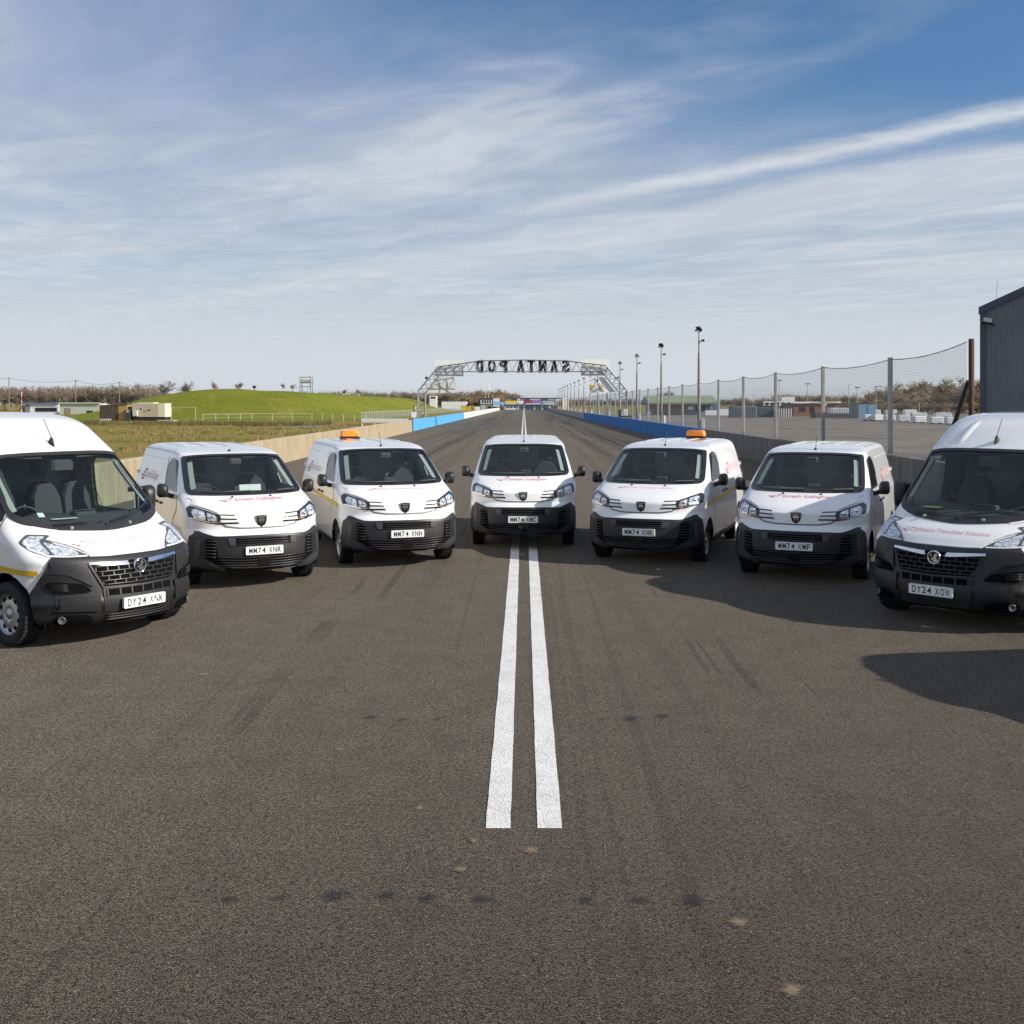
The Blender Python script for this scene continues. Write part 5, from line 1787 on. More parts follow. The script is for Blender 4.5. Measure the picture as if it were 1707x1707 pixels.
def bare_tree(seed, H, spread=0.5, levels=5, twig=0.05, upright=0.55, kids=(3, 4), bushy=False):
    rr = random.Random(seed)
    V, F, TF = [], [], set()

    def seg(p, q, r0, r1, sides):
        d = (q - p).normalized()
        a = d.orthogonal().normalized()
        b = d.cross(a)
        k = len(V)
        for c, r in ((p, r0), (q, r1)):
            for i in range(sides):
                t = 2 * math.pi * i / sides
                V.append(c + (a * math.cos(t) + b * math.sin(t)) * r)
        for i in range(sides):
            j = (i + 1) % sides
            if sides == 5:
                TF.add(len(F))
            F.append((k + i, k + j, k + sides + j, k + sides + i))

    def grow(p, d, L, r, lv):
        n = 3 if lv < 2 else 2
        for i in range(n):
            q = p + d * (L / n)
            r1 = max(r * (0.82 if lv < levels - 1 else 0.6), twig * 0.35)
            seg(p, q, r, r1, 5 if lv == 0 else 3)
            p, r = q, r1
            d = (d + Vector((rr.gauss(0, 0.16), rr.gauss(0, 0.16), 0.06))).normalized()
            if lv < levels - 1 and (lv > 0 or i > 0):
                for _ in range(rr.randint(*kids) - 1 if lv < levels - 2 else rr.randint(2, 3)):
                    ax = Vector((rr.gauss(0, 1), rr.gauss(0, 1), rr.gauss(0.25, 0.5))).normalized()
                    nd = (d * upright + ax * spread).normalized()
                    if nd.z < -0.2:
                        nd.z *= -0.5
                    grow(p, nd, L * rr.uniform(0.5, 0.78), max(r * 0.6, twig * 0.5), lv + 1)
    grow(Vector((0, 0, -0.1)), Vector((rr.gauss(0, 0.04), rr.gauss(0, 0.04), 1)).normalized(), H * (0.30 if bushy else 0.38), H * 0.015, 0)
    top = max(v.z for v in V)
    k = H / top
    return [(v.x * k, v.y * k, v.z * k if v.z > 0 else v.z) for v in V], F, TF


BARK = mat('bare_bark', (0.235, 0.195, 0.155), 0.95, noise=0.3, nscale=0.3)
BARK_W = mat('bare_bark_warm', (0.27, 0.195, 0.125), 0.95, noise=0.35, nscale=0.12)
BARK_B = mat('brush_bark', (0.27, 0.205, 0.125), 0.95, noise=0.4, nscale=0.10)
PROTO = [bare_tree(11 + i, 1.0, 0.60, 5, 0.0075, 0.62, (3, 4)) for i in range(5)]
BUSHY = [bare_tree(41 + i, 1.0, 0.95, 4, 0.011, 0.50, (4, 5), True) for i in range(4)]
BUSH5 = [bare_tree(51 + i, 1.0, 0.90, 5, 0.009, 0.52, (3, 4), True) for i in range(3)]
WOODS = [bare_tree(71 + i, 1.0, 0.58, 4, 0.011, 0.70, (4, 5)) for i in range(5)]


def wood(name, spots, m, label, protos=WOODS, widen=1.1):
    rr = random.Random(len(spots) * 7 + 3)
    vs_, fs_, k = [], [], 0
    arr = [(np.array(p[0], dtype=np.float32), np.array(p[1], dtype=np.int32)) for p in protos]
    for (x, y, z, h) in spots:
        V, F = arr[rr.randrange(len(arr))]
        a = rr.uniform(0, 6.28)
        c, s_ = math.cos(a) * h * widen, math.sin(a) * h * widen
        P = np.stack([x + V[:, 0] * c - V[:, 1] * s_, y + V[:, 0] * s_ + V[:, 1] * c, z + V[:, 2] * h], 1)
        vs_.append(P)
        fs_.append(F + k)
        k += len(V)
    V, F = np.concatenate(vs_), np.concatenate(fs_)
    me = bpy.data.meshes.new(name)
    me.vertices.add(len(V))
    me.vertices.foreach_set('co', V.ravel())
    me.loops.add(F.size)
    me.loops.foreach_set('vertex_index', F.ravel())
    me.polygons.add(len(F))
    me.polygons.foreach_set('loop_start', np.arange(0, F.size, 4, dtype=np.int32))
    me.update(calc_edges=True)
    me.materials.append(m)
    return tag(link(bpy.data.objects.new(name, me)), label, 'wood', None, 'stuff')


rt = random.Random(21)


def row(px0, px1, Y, top, n, jitter=2.0, ydepth=25, base=0.0):
    out = []
    for i in range(n):
        px = px0 + (px1 - px0) * (i + rt.uniform(0.1, 0.9)) / n
        y = Y + rt.uniform(0, ydepth)
        tp = top(px) if callable(top) else top
        h = max(2.0, PZ(tp + rt.uniform(-jitter, jitter), y) - base)
        out.append((PX(px, y), y, base, h))
    return out


wood('woodland', row(-60, 205, 430, 643, 62, 2.0, 40) + row(195, 262, 430, 640, 9, 3, 20), BARK, 'bare brown wood behind the huts on the far left', PROTO, 1.05)
wood('woodland', row(440, 560, 560, 652, 30, 2, 30) + row(540, 760, 520, 652, 55, 3, 40), BARK, 'bare brown wood behind the grass bank')
MOUND = [(690, 664), (745, 652), (790, 650), (815, 647), (840, 650), (858, 657), (872, 663), (900, 668)]
wood('woodland', row(690, 880, 640, lambda p: lerp_tab(MOUND, p), 36, 1.5, 60) + row(700, 880, 600, lambda p: lerp_tab(MOUND, p) + 8, 22, 2, 30), BARK_W, 'russet tree covered rise beyond the far end of the strip', BUSH5, 1.5)
RT = [(1330, 664), (1430, 656), (1470, 646), (1500, 636), (1540, 631), (1580, 628), (1660, 626), (1720, 628)]
wood('woodland', row(1400, 1720, 330, lambda p: lerp_tab(RT, p), 24, 2.5, 30) + row(1420, 1720, 300, lambda p: lerp_tab(RT, p) + 16, 14, 4, 20) + [(x_, y_, 0.0, h_ * 0.75) for x_, y_, _, h_ in row(1410, 1720, 285, 662, 34, 4, 12)], BARK_B, 'bare brown wood on the right beyond the paved lot', BUSH5, 1.25)
wood('woodland', row(1230, 1450, 520, 662, 42, 3, 40) + row(1290, 1400, 480, 655, 14, 2, 20), BARK_B, 'low line of bare bushes behind the brick building', BUSHY, 1.2)
wood('woodland', row(930, 1240, 900, 664, 60, 2, 80), BARK, 'distant tree line behind the mesh fence', BUSHY, 1.3)

for i, (px, by, ty, Y, lab) in enumerate([
        (278, 660, 634, 235, 'wide bare tree at the left shoulder of the grass bank'), (312, 655, 633, 240, 'round bare tree beside the wide one on the bank'),
        (357, 650, 633, 245, 'thin twin stemmed bare tree on top of the bank'), (403, 651, 637, 250, 'small bare tree right of the bank top'),
        (471, 655, 638, 255, 'slim bare tree left of the viewing tower'), (488, 656, 640, 257, 'bare tree touching the viewing tower'),
        (575, 662, 648, 285, 'little bare tree near the white frame'), (597, 662, 647, 290, 'leafless bush like tree right of the white frame'),
        (1114, 690, 650, 300, 'tall bare tree behind the green roofed building'), (236, 662, 643, 345, 'bare tree just left of the bank edge')]):
    z0 = bank_h(PX(px, Y), Y) if 170 < Y < 500 and PX(px, Y) < 0 else 0.0
    h = PZ(ty, Y) - z0
    root = empty('bare_tree', (PX(px, Y), Y, z0), 0, lab, 'tree', 'single bare trees')
    V, F, TF = PROTO[i % 5]
    wsc = 0.9 if i in (2, 4) else 1.35
    P = [(p[0] * h * wsc, p[1] * h * wsc, p[2] * h) for p in V]
    for nm, keep in (('crown', [f for k_, f in enumerate(F) if k_ not in TF]), ('trunk', [F[k_] for k_ in sorted(TF)])):
        used = sorted({v for f in keep for v in f})
        ix = {v: n_ for n_, v in enumerate(used)}
        obj(nm, MB().add([P[v] for v in used], [tuple(ix[v] for v in f) for f in keep]).mesh(nm, BARK), root)

# ------------------------------------------------------------------ gantry
GY = 129.0
STEEL = mat('gantry_steel', (0.33, 0.34, 0.35), 0.5, metal=0.3, noise=0.15, nscale=1)
LETB = mat('sign_black', (0.018, 0.019, 0.024), 0.6)
gan = empty('finish_gantry', (0, GY, 0), 0, 'steel lattice gantry with black letters spanning the strip', 'gantry')


def gp(px, py, dy=0.0):
    return (PX(px, GY), dy, PZ(py, GY))


def truss(name, top, bot, n, depth=0.9, r=0.055):
    """lattice of two chords in two planes"""
    for dy in (-depth / 2, depth / 2):
        for ch in (top, bot):
            MB().tube([(a, dy, b) for a, b in ch], r, 6).build('chord', STEEL, gan)

    def along(ch, t):
        Ls = [math.dist(a, b) for a, b in zip(ch, ch[1:])]
        d = t * sum(Ls)
        for (a, b), L in zip(zip(ch, ch[1:]), Ls):
            if d <= L:
                return (a[0] + (b[0] - a[0]) * d / L, a[1] + (b[1] - a[1]) * d / L)
            d -= L
        return ch[-1]
    for dy in (-depth / 2, depth / 2):
        for i in range(n):
            a, b, c = along(bot, i / n), along(top, (i + 0.5) / n), along(bot, (i + 1) / n)
            MB().tube([(a[0], dy, a[1]), (b[0], dy, b[1])], r * 0.55, 4).build('brace', STEEL, gan)
            MB().tube([(b[0], dy, b[1]), (c[0], dy, c[1])], r * 0.55, 4).build('brace', STEEL, gan)
    for i in range(n + 1):
        for ch in (top, bot):
            a = along(ch, i / n)
            MB().tube([(a[0], -depth / 2, a[1]), (a[0], depth / 2, a[1])], r * 0.5, 4).build('cross_tie', STEEL, gan)


def G2(*pp):
    return [(PX(a, GY), PZ(b, GY)) for a, b in pp]


truss('beam', G2((731, 611), (770, 606), (800, 601.5), (872, 600), (945, 601.5), (975, 605.5), (1009, 609)), G2((724, 619.5), (800, 619.5), (945, 619.5), (1012, 618.5)), 20)
truss('shoulder', G2((697, 652), (731, 611)), G2((709, 655), (737, 619.5)), 5)
truss('shoulder', G2((1045, 651), (1009, 609)), G2((1033, 655), (1003, 618.5)), 5)
for s_ in (-1, 1):
    o_, i_ = (697, 709) if s_ < 0 else (1045, 1033)
    truss('leg', [(PX(o_, GY), 0.0), (PX(o_, GY), PZ(652, GY))], [(PX(i_, GY), 0.0), (PX(i_, GY), PZ(655, GY))], 6)
for ch, px in zip('DOPATNAS', (798.9, 819.5, 839.0, 867.9, 885.7, 904.6, 924.0, 943.4)):
    vs, fs = text_mesh(ch, 1.0, 0.03)
    x0, x1 = min(v[0] for v in vs), max(v[0] for v in vs)
    z0, z1 = min(v[1] for v in vs), max(v[1] for v in vs)
    w_, h_ = 0.92, PZ(599.5, GY) - PZ(621, GY)
    P = [(-((u - x0) / (x1 - x0) - 0.5) * w_, (v - z0) / (z1 - z0) * h_) for u, v in vs]
    mb = MB()
    for k_, dx_ in enumerate((-0.09, -0.045, 0.0, 0.045, 0.09)):
        mb.add([(a * 0.84 + dx_, 0.004 * k_, b) for a, b in P], fs)
        mb.add([(a * 0.84 + dx_, 0.06 + 0.004 * k_, b) for a, b in P], [tuple(reversed(f)) for f in fs])
    obj('sign_letter', mb.mesh('sign_letter', LETB), gan, (PX(px, GY), 0.55, PZ(621, GY)))
BOARD = mat('board_white', (0.92, 0.92, 0.89), 0.6, noise=0.03, nscale=0.8)
BOARDG = mat('board_grey', (0.74, 0.76, 0.76), 0.6, noise=0.12, nscale=0.7)
BOARDC = mat('board_cream', (0.90, 0.86, 0.75), 0.6, noise=0.04, nscale=0.8)


def board(poly, dy, m, name='sign_board'):
    return MB().prism([(PX(a, GY), PZ(b, GY)) for a, b in poly], dy, dy + 0.06).build(name, m, gan)


board([(724, 599), (772, 599), (772, 612), (724, 612)], 0.62, BOARD)
board([(724, 612.2), (772, 612.2), (772, 627), (724, 627)], 0.66, BOARDG)
board([(728, 627.5), (757, 627.5), (757, 637), (721, 637)], 0.62, BOARD)
board([(720, 637.3), (758, 637.3), (758, 654.5), (709, 654.5)], 0.62, BOARDC)
for a_ in ((727, 640, 752, 655), (733, 637, 733, 654), (745, 637, 745, 654)):
    MB().tube([gp(a_[0], a_[1], 0.60), gp(a_[2], a_[3], 0.60)], 0.03, 4).build('board_stay', STEEL, gan)
board([(969, 598), (1017, 598), (1017, 618), (969, 606)], 0.62, BOARD)
board([(969, 606.3), (1000, 613), (1016, 618.3), (1016, 626), (969, 626)], 0.66, BOARDG)
board([(983, 628), (1011, 628), (1030, 654), (983, 655)], 0.62, BOARD)
FAN = mat('fan_yellow', (0.60, 0.40, 0.08), 0.6)
for px in (988, 1003):
    board([(px - 4, 641), (px + 4, 641), (px + 3.2, 648), (px, 652.5), (px - 3.2, 648)], 0.58, FAN, 'painted_fan')
for (a0, b0, a1, b1) in ((992, 630, 1006, 652), (1004, 629, 1022, 652), (986, 652, 998, 629)):
    board([(a0, b0), (a0 + 3.5, b0), (a1 + 3.5, b1), (a1, b1)], 0.57, BOARDG, 'board_panel')
for px in (711, 1029):
    MB().cbox(PX(px, GY) - 0.15, PX(px, GY) + 0.15, -0.3, 0.0, PZ(632, GY), PZ(628, GY), 0.05).build('floodlight', LETB, gan)

# things at the gantry's feet
tag(MB().cbox(PX(1031, 128), PX(1035, 128), 127.7, 128.3, 0, PZ(683, 128), 0.05).build('wheelie_bin', mat('bin_green', (0.02, 0.06, 0.05), 0.5)), 'dark green bin at the right gantry foot', 'bin')
tag(MB().cbox(PX(1039, 128), PX(1046, 128), 127.8, 128.3, 1.05, PZ(682, 128), 0.03).build('equipment_box', WPAINT), 'white equipment box at the right gantry foot', 'box')
ps = empty('pallet_stack', (PX(1043, 127), 127, 0), 0, 'low dark stack of timber at the right gantry foot', 'timber')
for i in range(5):
    MB().box(-0.75, 0.75, -0.4, 0.4, 0.05 + i * 0.26, 0.05 + i * 0.26 + 0.16).build('timber', mat('old_timber', (0.06, 0.05, 0.04), 0.9), ps)
fp = empty('marshal_post', (PX(690, 118), 118, 0), 0, 'slim flag post with white panel by the left gantry foot', 'post')
MB().tube([(0, 0, 0), (0, 0, PZ(676, 118))], 0.05, 6).build('pole', LETB, fp)
MB().box(-0.25, 0.25, -0.06, 0.06, 1.15, 1.75).build('panel', BOARD, fp)
MB().add([(0, 0.02, 1.9), (0.35, 0.02, 2.3), (0.1, 0.02, 2.35)], [(0, 1, 2)]).build('flag', mat('flag_white', (0.7, 0.7, 0.68), 0.8), fp)

# ------------------------------------------------------------------ floodlight poles on the right
PRX = 11.35
POLE = mat('pole_galvanised', (0.30, 0.27, 0.23), 0.55, metal=0.2, noise=0.35, nscale=0.8)
LAMPB = mat('lamp_black', (0.03, 0.03, 0.034), 0.5)
pl_low = MB().lathe([(0.115, 0), (0.115, 0.2), (0.095, 4.6), (0.075, 5.9)], 'z', 10).mesh('lower_pole', POLE)
pl_up = MB().lathe([(0.055, 5.9), (0.045, 7.25)], 'z', 8).mesh('upper_pole', mat('pole_steel', (0.32, 0.33, 0.34), 0.5, metal=0.3))
fh = MB()
fh.box(-0.03, 0.03, -0.34, 0.34, 7.22, 7.28)
M1 = Matrix.Translation((0, 0, 7.55)) @ Matrix.Rotation(math.radians(24), 4, 'Y')
fh.lathe([(0.06, 0.17), (0.20, 0.10), (0.31, -0.02), (0.33, -0.06), (0.29, -0.06), (0.02, 0.0)], 'z', 12, (0, 0, 0), True, M1)
for a in (-0.16, 0.12):
    M2 = Matrix.Translation((a, 0.1, 7.40)) @ Matrix.Rotation(math.radians(-30 if a < 0 else 35), 4, 'Y')
    fh.cbox(-0.16, 0.16, -0.14, 0.14, -0.05, 0.07, 0.03, M2)
flood = fh.mesh('floodlight_head', LAMPB)
s2 = MB()
s2.tube([(0, 0, 6.62), (0.22, 0, 6.66)], 0.025, 5)
s2.cbox(0.14, 0.36, -0.08, 0.08, 6.62, 6.76, 0.02, None)
spot = s2.mesh('spotlight', LAMPB)
bx_ = MB().cbox(0.16, 0.34, -0.12, 0.12, 1.0, 1.62, 0.02).mesh('control_box', WPAINT)
ORD = ['nearest', 'second', 'third', 'fourth', 'fifth', 'sixth', 'seventh', 'eighth', 'ninth', 'tenth', 'eleventh', 'twelfth', 'thirteenth', 'fourteenth', 'fifteenth', 'sixteenth', 'seventeenth']
for i in range(16):
    y = 72.0 + 19.75 * i
    lab = 'tall floodlight pole behind the right wall, %s' % ('nearest and largest of the row' if i == 0 else ORD[i] + ' from the front of the row')
    root = empty('floodlight_pole', (PRX, y, 0), R.uniform(-0.2, 0.2), lab, 'light pole', 'floodlight poles along the right wall')
    obj('lower_pole', pl_low, root)
    obj('upper_pole', pl_up, root)
    obj('floodlight_head', flood, root, (0, 0, 7.3 * 0.26), (0, 0, R.uniform(-0.5, 0.5)), (0.74, 0.74, 0.74))
    obj('spotlight', spot, root)
    obj('control_box', bx_, root)

# ------------------------------------------------------------------ mesh fence on the right
FX = 12.2
mm = bpy.data.materials.new('fence_mesh')
mm.use_nodes = True
nt = mm.node_tree
pb2 = nt.nodes['Principled BSDF']
pb2.inputs['Base Color'].default_value = (0.30, 0.31, 0.31, 1)
pb2.inputs['Roughness'].default_value = 0.6
qf = NB(nt)
fy_, fz_ = qf.xyz()[1], qf.xyz()[2]
wires = None
for ax, per in ((fy_, 0.05), (fz_, 0.05)):
    fr_ = qf.math('FRACT', qf.math('DIVIDE', ax, per))
    w_ = qf.math('LESS_THAN', fr_, 0.13)
    wires = w_ if wires is None else qf.math('MAXIMUM', wires, w_)
nt.links.new(wires, pb2.inputs['Alpha'])
FPOST = mat('fence_post_grey', (0.40, 0.40, 0.37), 0.6, metal=0.1, noise=0.2, nscale=1.5)
WIRE = mat('fence_wire', (0.10, 0.105, 0.11), 0.6)
fen = empty('mesh_fence', (FX, 0, 0), 0, 'tall wire mesh debris fence on grey posts behind the right wall', 'fence')
fy = [30.6] + [FX * FPX / (px - HX) for px in (1484, 1372, 1293)]
while fy[-1] < 330:
    fy.append(fy[-1] + (7.9 if fy[-1] < 200 else 15.8))
ptop = 4.06
post_me = MB().cbox(-0.07, 0.07, -0.07, 0.07, 0, ptop + 0.06, 0.02).mesh('post', FPOST)
capl = MB().cbox(-0.03, 0.28, -0.05, 0.05, ptop - 0.02, ptop + 0.08, 0.02).mesh('post_lamp', WPAINT)
for i, y in enumerate(fy):
    if i > 0:
        obj('post', post_me, fen, (0, y, 0))
        if i % 2 == 0 and i < 12:
            obj('post_lamp', capl, fen, (0, y, 0))
    if i + 1 < len(fy):
        y1 = fy[i + 1]
        n = 8
        t0, t1 = (ptop + 0.22 if i == 0 else ptop), ptop
        pts = []
        for k in range(n + 1):
            t = k / n
            pts.append((0, y + (y1 - y) * t, t0 + (t1 - t0) * t - 0.14 * 4 * t * (1 - t) * (1 if y < 110 else 0.5)))
        MB().tube(pts, 0.013, 4).build('top_cable', WIRE, fen)
        if y < 140:
            MB().tube([(p[0], p[1], p[2] * 0.5 + 0.62) for p in pts], 0.010, 4).build('mid_cable', WIRE, fen)
        vs = []
        for p in pts:
            vs += [(0, p[1], 0.05), (0, p[1], p[2])]
        MB().add(vs, [(2 * k, 2 * k + 2, 2 * k + 3, 2 * k + 1) for k in range(n)]).build('mesh_panel', mm, fen)
RUST = mat('rusty_steel', (0.030, 0.017, 0.013), 0.8, color2=(0.070, 0.030, 0.018), nscale=6)
rp_ = empty('strainer_post', (FX + 0.05, 30.4, 0), 0, 'rusty steel end post with a leaning brace beside the dark shed', 'post')
MB().lathe([(0.075, 0), (0.075, 4.35), (0.001, 4.36)], 'z', 12).build('post', RUST, rp_)
MB().tube([(-0.02, 0.15, 3.2), (-0.35, 2.0, 0.0)], 0.065, 8).build('brace', mat('dark_rust', (0.035, 0.026, 0.024), 0.8), rp_)
MB().tube([(-0.02, 0.05, 1.25), (-0.20, 1.2, 1.25)], 0.03, 6).build('tie', RUST, rp_)

# ------------------------------------------------------------------ dark corrugated shed on the right
SY = 36.0
CLAD = mat('clad_slate', (0.15, 0.175, 0.195), 0.45, noise=0.10, nscale=0.6)
TRIMB = mat('shed_trim', (0.045, 0.060, 0.095), 0.45)
shed = empty('corrugated_shed', (PX(1637, SY), SY, 0), math.radians(-25), 'dark slate corrugated metal shed with sloping roof edge at right', 'shed')
slope = 0.46
eave = PZ(519, SY)


def corr_sheet(x0, w, per=0.0762, amp=0.017):
    mb = MB()
    n = int(w / per * 6)
    vs = []
    for i in range(n + 1):
        x = x0 + w * i / n
        y = -amp * math.cos(2 * math.pi * x / per)
        vs += [(x, y, 0.0), (x, y, eave + slope * x - 0.02)]
    mb.add(vs, [(2 * i, 2 * i + 2, 2 * i + 3, 2 * i + 1) for i in range(n)], True)
    return mb


for i in range(8):
    corr_sheet(i * 0.762, 0.762).build('cladding_sheet', CLAD, shed)
MB().box(-0.06, 0.10, -0.06, 0.14, 0, eave - 0.02).build('corner_flashing', TRIMB, shed)
ys_ = [(-0.10, eave - 0.10), (6.2, eave + slope * 6.2 - 0.05), (6.2, eave + slope * 6.2 + 0.17), (-0.10, eave + 0.13)]
MB().prism(ys_, -0.10, 0.10).build('roof_edge_trim', TRIMB, shed)
MB().add([(-0.1, 0.10, eave + 0.12), (6.2, 0.10, eave + slope * 6.3 + 0.12), (6.2, 18, eave + slope * 6.3 + 0.12), (-0.1, 18, eave + 0.12)], [(0, 1, 2, 3)]).build('roof', CLAD, shed)
MB().add([(0, 0.15, 0), (0, 17.9, 0), (0, 17.9, eave), (0, 0.15, eave)], [(0, 1, 2, 3)]).build('side_wall', CLAD, shed)
fl_ = MB()
M3 = Matrix.Translation((0.16, -0.34, PZ(538, SY))) @ Matrix.Rotation(math.radians(-38), 4, 'X') @ Matrix.Rotation(math.radians(18), 4, 'Z')
fl_.cbox(-0.16, 0.16, -0.10, 0.0, -0.11, 0.11, 0.02, M3)
fo = fl_.build('floodlight', LAMPB, shed)
MB().add([(-0.13, -0.102, -0.085), (0.13, -0.102, -0.085), (0.13, -0.102, 0.085), (-0.13, -0.102, 0.085)], [(0, 1, 2, 3)], False, M3).build('floodlight_glass', mat('lamp_glass', (0.45, 0.46, 0.42), 0.2), fo)
MB().tube([(0.16, -0.30, PZ(540, SY)), (0.36, -0.03, PZ(543, SY))], 0.025, 6).build('floodlight_bracket', LAMPB, shed)
MB().tube([(0.42, 0.0, eave + 0.3), (0.46, 0.0, eave + 0.95)], 0.006, 5).build('aerial', LAMPB, shed)

# ------------------------------------------------------------------ right background: buildings, containers, lamp posts


def boxy(name, px0, px1, py0, py1, Y, depth, label, cat, m, group=None, parts_=None, roof=None, base=None):
    """a building or container whose front face spans the given columns at distance Y, standing on the ground"""
    x0, x1, z1 = PX(px0, Y), PX(px1, Y), PZ(py0, Y)
    root = empty(name, ((x0 + x1) / 2, Y, 0), 0, label, cat, group)
    w = (x1 - x0) / 2
    MB().box(-w, w, 0, depth, 0, z1).build('wall', m, root)
    if roof:
        MB().box(-w - 0.25, w + 0.25, -0.3, depth + 0.3, z1, z1 + roof[0]).build('roof', roof[1], root)
    for (nm, a, b, c, d, mm_, pr) in (parts_ or []):
        xa, xb = PX(a, Y) - (x0 + x1) / 2, PX(b, Y) - (x0 + x1) / 2
        MB().box(xa, xb, -pr, 0.05, max(0.0, PZ(d, Y)), PZ(c, Y)).build(nm, mm_, root)
    return root


BRICK = mat('brick_wall', (0.23, 0.115, 0.075), 0.9, noise=0.18, nscale=2)
BRICKP = mat('pale_brick', (0.30, 0.20, 0.15), 0.9, noise=0.15, nscale=2)
PGREEN = mat('roof_green', (0.21, 0.25, 0.16), 0.7, noise=0.1, nscale=0.5)
GREYW = mat('grey_render', (0.22, 0.24, 0.25), 0.8, noise=0.12, nscale=0.5)
DGLASS = mat('dark_window', (0.02, 0.025, 0.03), 0.15)
LBLUE = mat('light_blue_sheet', (0.16, 0.30, 0.42), 0.6, noise=0.1, nscale=0.6)
MBLUE = mat('mid_blue_sheet', (0.05, 0.19, 0.42), 0.5, noise=0.1, nscale=0.6)
PALEB = mat('pale_white_sheet', (0.76, 0.78, 0.79), 0.6, noise=0.1, nscale=0.8)
DGREY = mat('dark_sheet', (0.07, 0.075, 0.08), 0.7, noise=0.2, nscale=0.6)
CREAM = mat('cream_paint', (0.55, 0.53, 0.46), 0.6, noise=0.06, nscale=1)

Yg = 262.0
g_ = boxy('clubhouse', 1086, 1188, 672, 688, Yg, 12, 'long brick building with a pale green pitched roof behind the mesh fence', 'building', GREYW,
          parts_=[('brick_panel', 1087, 1146, 673, 691, BRICKP, 0.15), ('notice_board', 1147, 1156, 677, 683, BOARD, 0.1), ('window', 1160, 1166, 676, 685, DGLASS, 0.08), ('window', 1169, 1176, 676, 685, DGLASS, 0.08), ('door', 1179, 1184, 676, 691, DGREY, 0.08)])
xw = (PX(1190, Yg) - PX(1074, Yg)) / 2
MB().add([(-xw, -1.5, PZ(671, Yg)), (xw, -1.5, PZ(671, Yg)), (xw, 6, PZ(659, Yg)), (-xw, 6, PZ(659, Yg)), (xw, 13.5, PZ(671, Yg)), (-xw, 13.5, PZ(671, Yg)), (-xw, -1.5, PZ(674, Yg)), (xw, -1.5, PZ(674, Yg))],
         [(0, 1, 2, 3), (3, 2, 4, 5), (6, 7, 1, 0), (0, 3, 5), (1, 4, 2)]).build('roof', PGREEN, g_)
Yb = 235.0
b_ = boxy('brick_building', 1323, 1399, 672, 695, Yb, 10, 'flat roofed red brick building with white roof edge on the right', 'building', BRICK,
          parts_=[('fascia', 1322, 1401, 669.5, 672.5, PALEB, 0.4), ('window', 1333, 1343, 678, 686, DGLASS, 0.08), ('window', 1351, 1358, 678, 688, DGLASS, 0.08), ('sign', 1368, 1378, 672.6, 676, BOARD, 0.2), ('door', 1384, 1388, 679, 695, DGREY, 0.08)])
b2_ = boxy('site_office', 1273, 1322, 672.5, 690, 250, 8, 'long low white and dark office block left of the brick building', 'building', DGREY,
           parts_=[('white_band', 1272.5, 1322, 669, 676.5, PALEB, 0.3)] + [('window', 1276 + 9 * k, 1281 + 9 * k, 671, 675.5, DGLASS, 0.4) for k in range(5)])
boxy('roof_cabin', 1303, 1325, 661.5, 690, 252, 5, 'white roof cabin standing above the low office block', 'cabin', PALEB)
boxy('storage_container', 1224, 1262, 677, 697, 212, 6, 'grey shipping container nearest the second fence bay', 'container', GREYW, 'containers by the lot', [('rib', 1226 + 4 * k, 1227.5 + 4 * k, 678, 696, DGREY, 0.06) for k in range(9)])
boxy('storage_container', 1264, 1294, 679, 697, 216, 6, 'blue grey container with upright ribs beside the grey one', 'container', mat('container_slate', (0.10, 0.16, 0.19), 0.6, noise=0.15, nscale=0.6), 'containers by the lot', [('rib', 1266 + 4 * k, 1267.5 + 4 * k, 680, 696, DGREY, 0.06) for k in range(7)])
boxy('storage_container', 1296, 1321, 680, 697, 214, 6, 'dark container with pale ribs left of the brick wall', 'container', DGREY, 'containers by the lot', [('rib', 1298 + 4 * k, 1299.5 + 4 * k, 681, 696, PALEB, 0.06) for k in range(6)])
boxy('low_hut', 1360, 1420, 689, 697.5, 208, 4, 'low dark timber hut in front of the brick building', 'hut', DGREY)
boxy('white_trailer', 1386, 1418, 680, 690, 225, 3, 'white ribbed trailer right of the brick building', 'trailer', PALEB, None, [('rib', 1388 + 4 * k, 1389 + 4 * k, 681, 690, GREYW, 0.05) for k in range(8)])
boxy('blue_container', 1431, 1460, 674.5, 697, 200, 6, 'light blue shipping container on the paved lot', 'container', LBLUE, None, [('door', 1446, 1447, 676, 696, MBLUE, 0.05), ('side_panel', 1419, 1431, 675, 697, DGREY, 0.02)])
boxy('blue_cabin', 1189, 1201, 670, 689, 270, 4, 'narrow bright blue cabin right of the green roofed building', 'cabin', MBLUE, None, [('panel_rib', 1192 + 3 * k, 1193 + 3 * k, 671, 688, LBLUE, 0.05) for k in range(3)])
for i, (a, b, c, d, Y, lab) in enumerate([(1079, 1087, 685, 690, 262, 'small white block below the left end of the green roof'), (1090, 1092, 685, 690, 262, 'thin white block below the green roof'), (1104, 1117, 684.5, 689.5, 262, 'white barrier block below the middle of the green roof'),
                                          (1121, 1124, 686, 690, 265, 'tiny white block right of the middle barrier block'), (1176, 1195, 684, 689, 258, 'long white barrier block below the right end of the green roof'), (1200, 1224, 682, 689, 255, 'wide white barrier row left of the grey container')]):
    boxy('barrier_block', a, b, c, d, Y, 1.0, lab, 'barrier', PALEB, 'white blocks around the lot')
boxy('yellow_car', 1234, 1252, 681, 688, 235, 2.0, 'small yellow and white car parked beyond the containers', 'car', mat('car_yellow', (0.55, 0.52, 0.18), 0.4), None, [('window', 1238, 1247, 682, 684.5, DGLASS, 0.02)])
k = 0
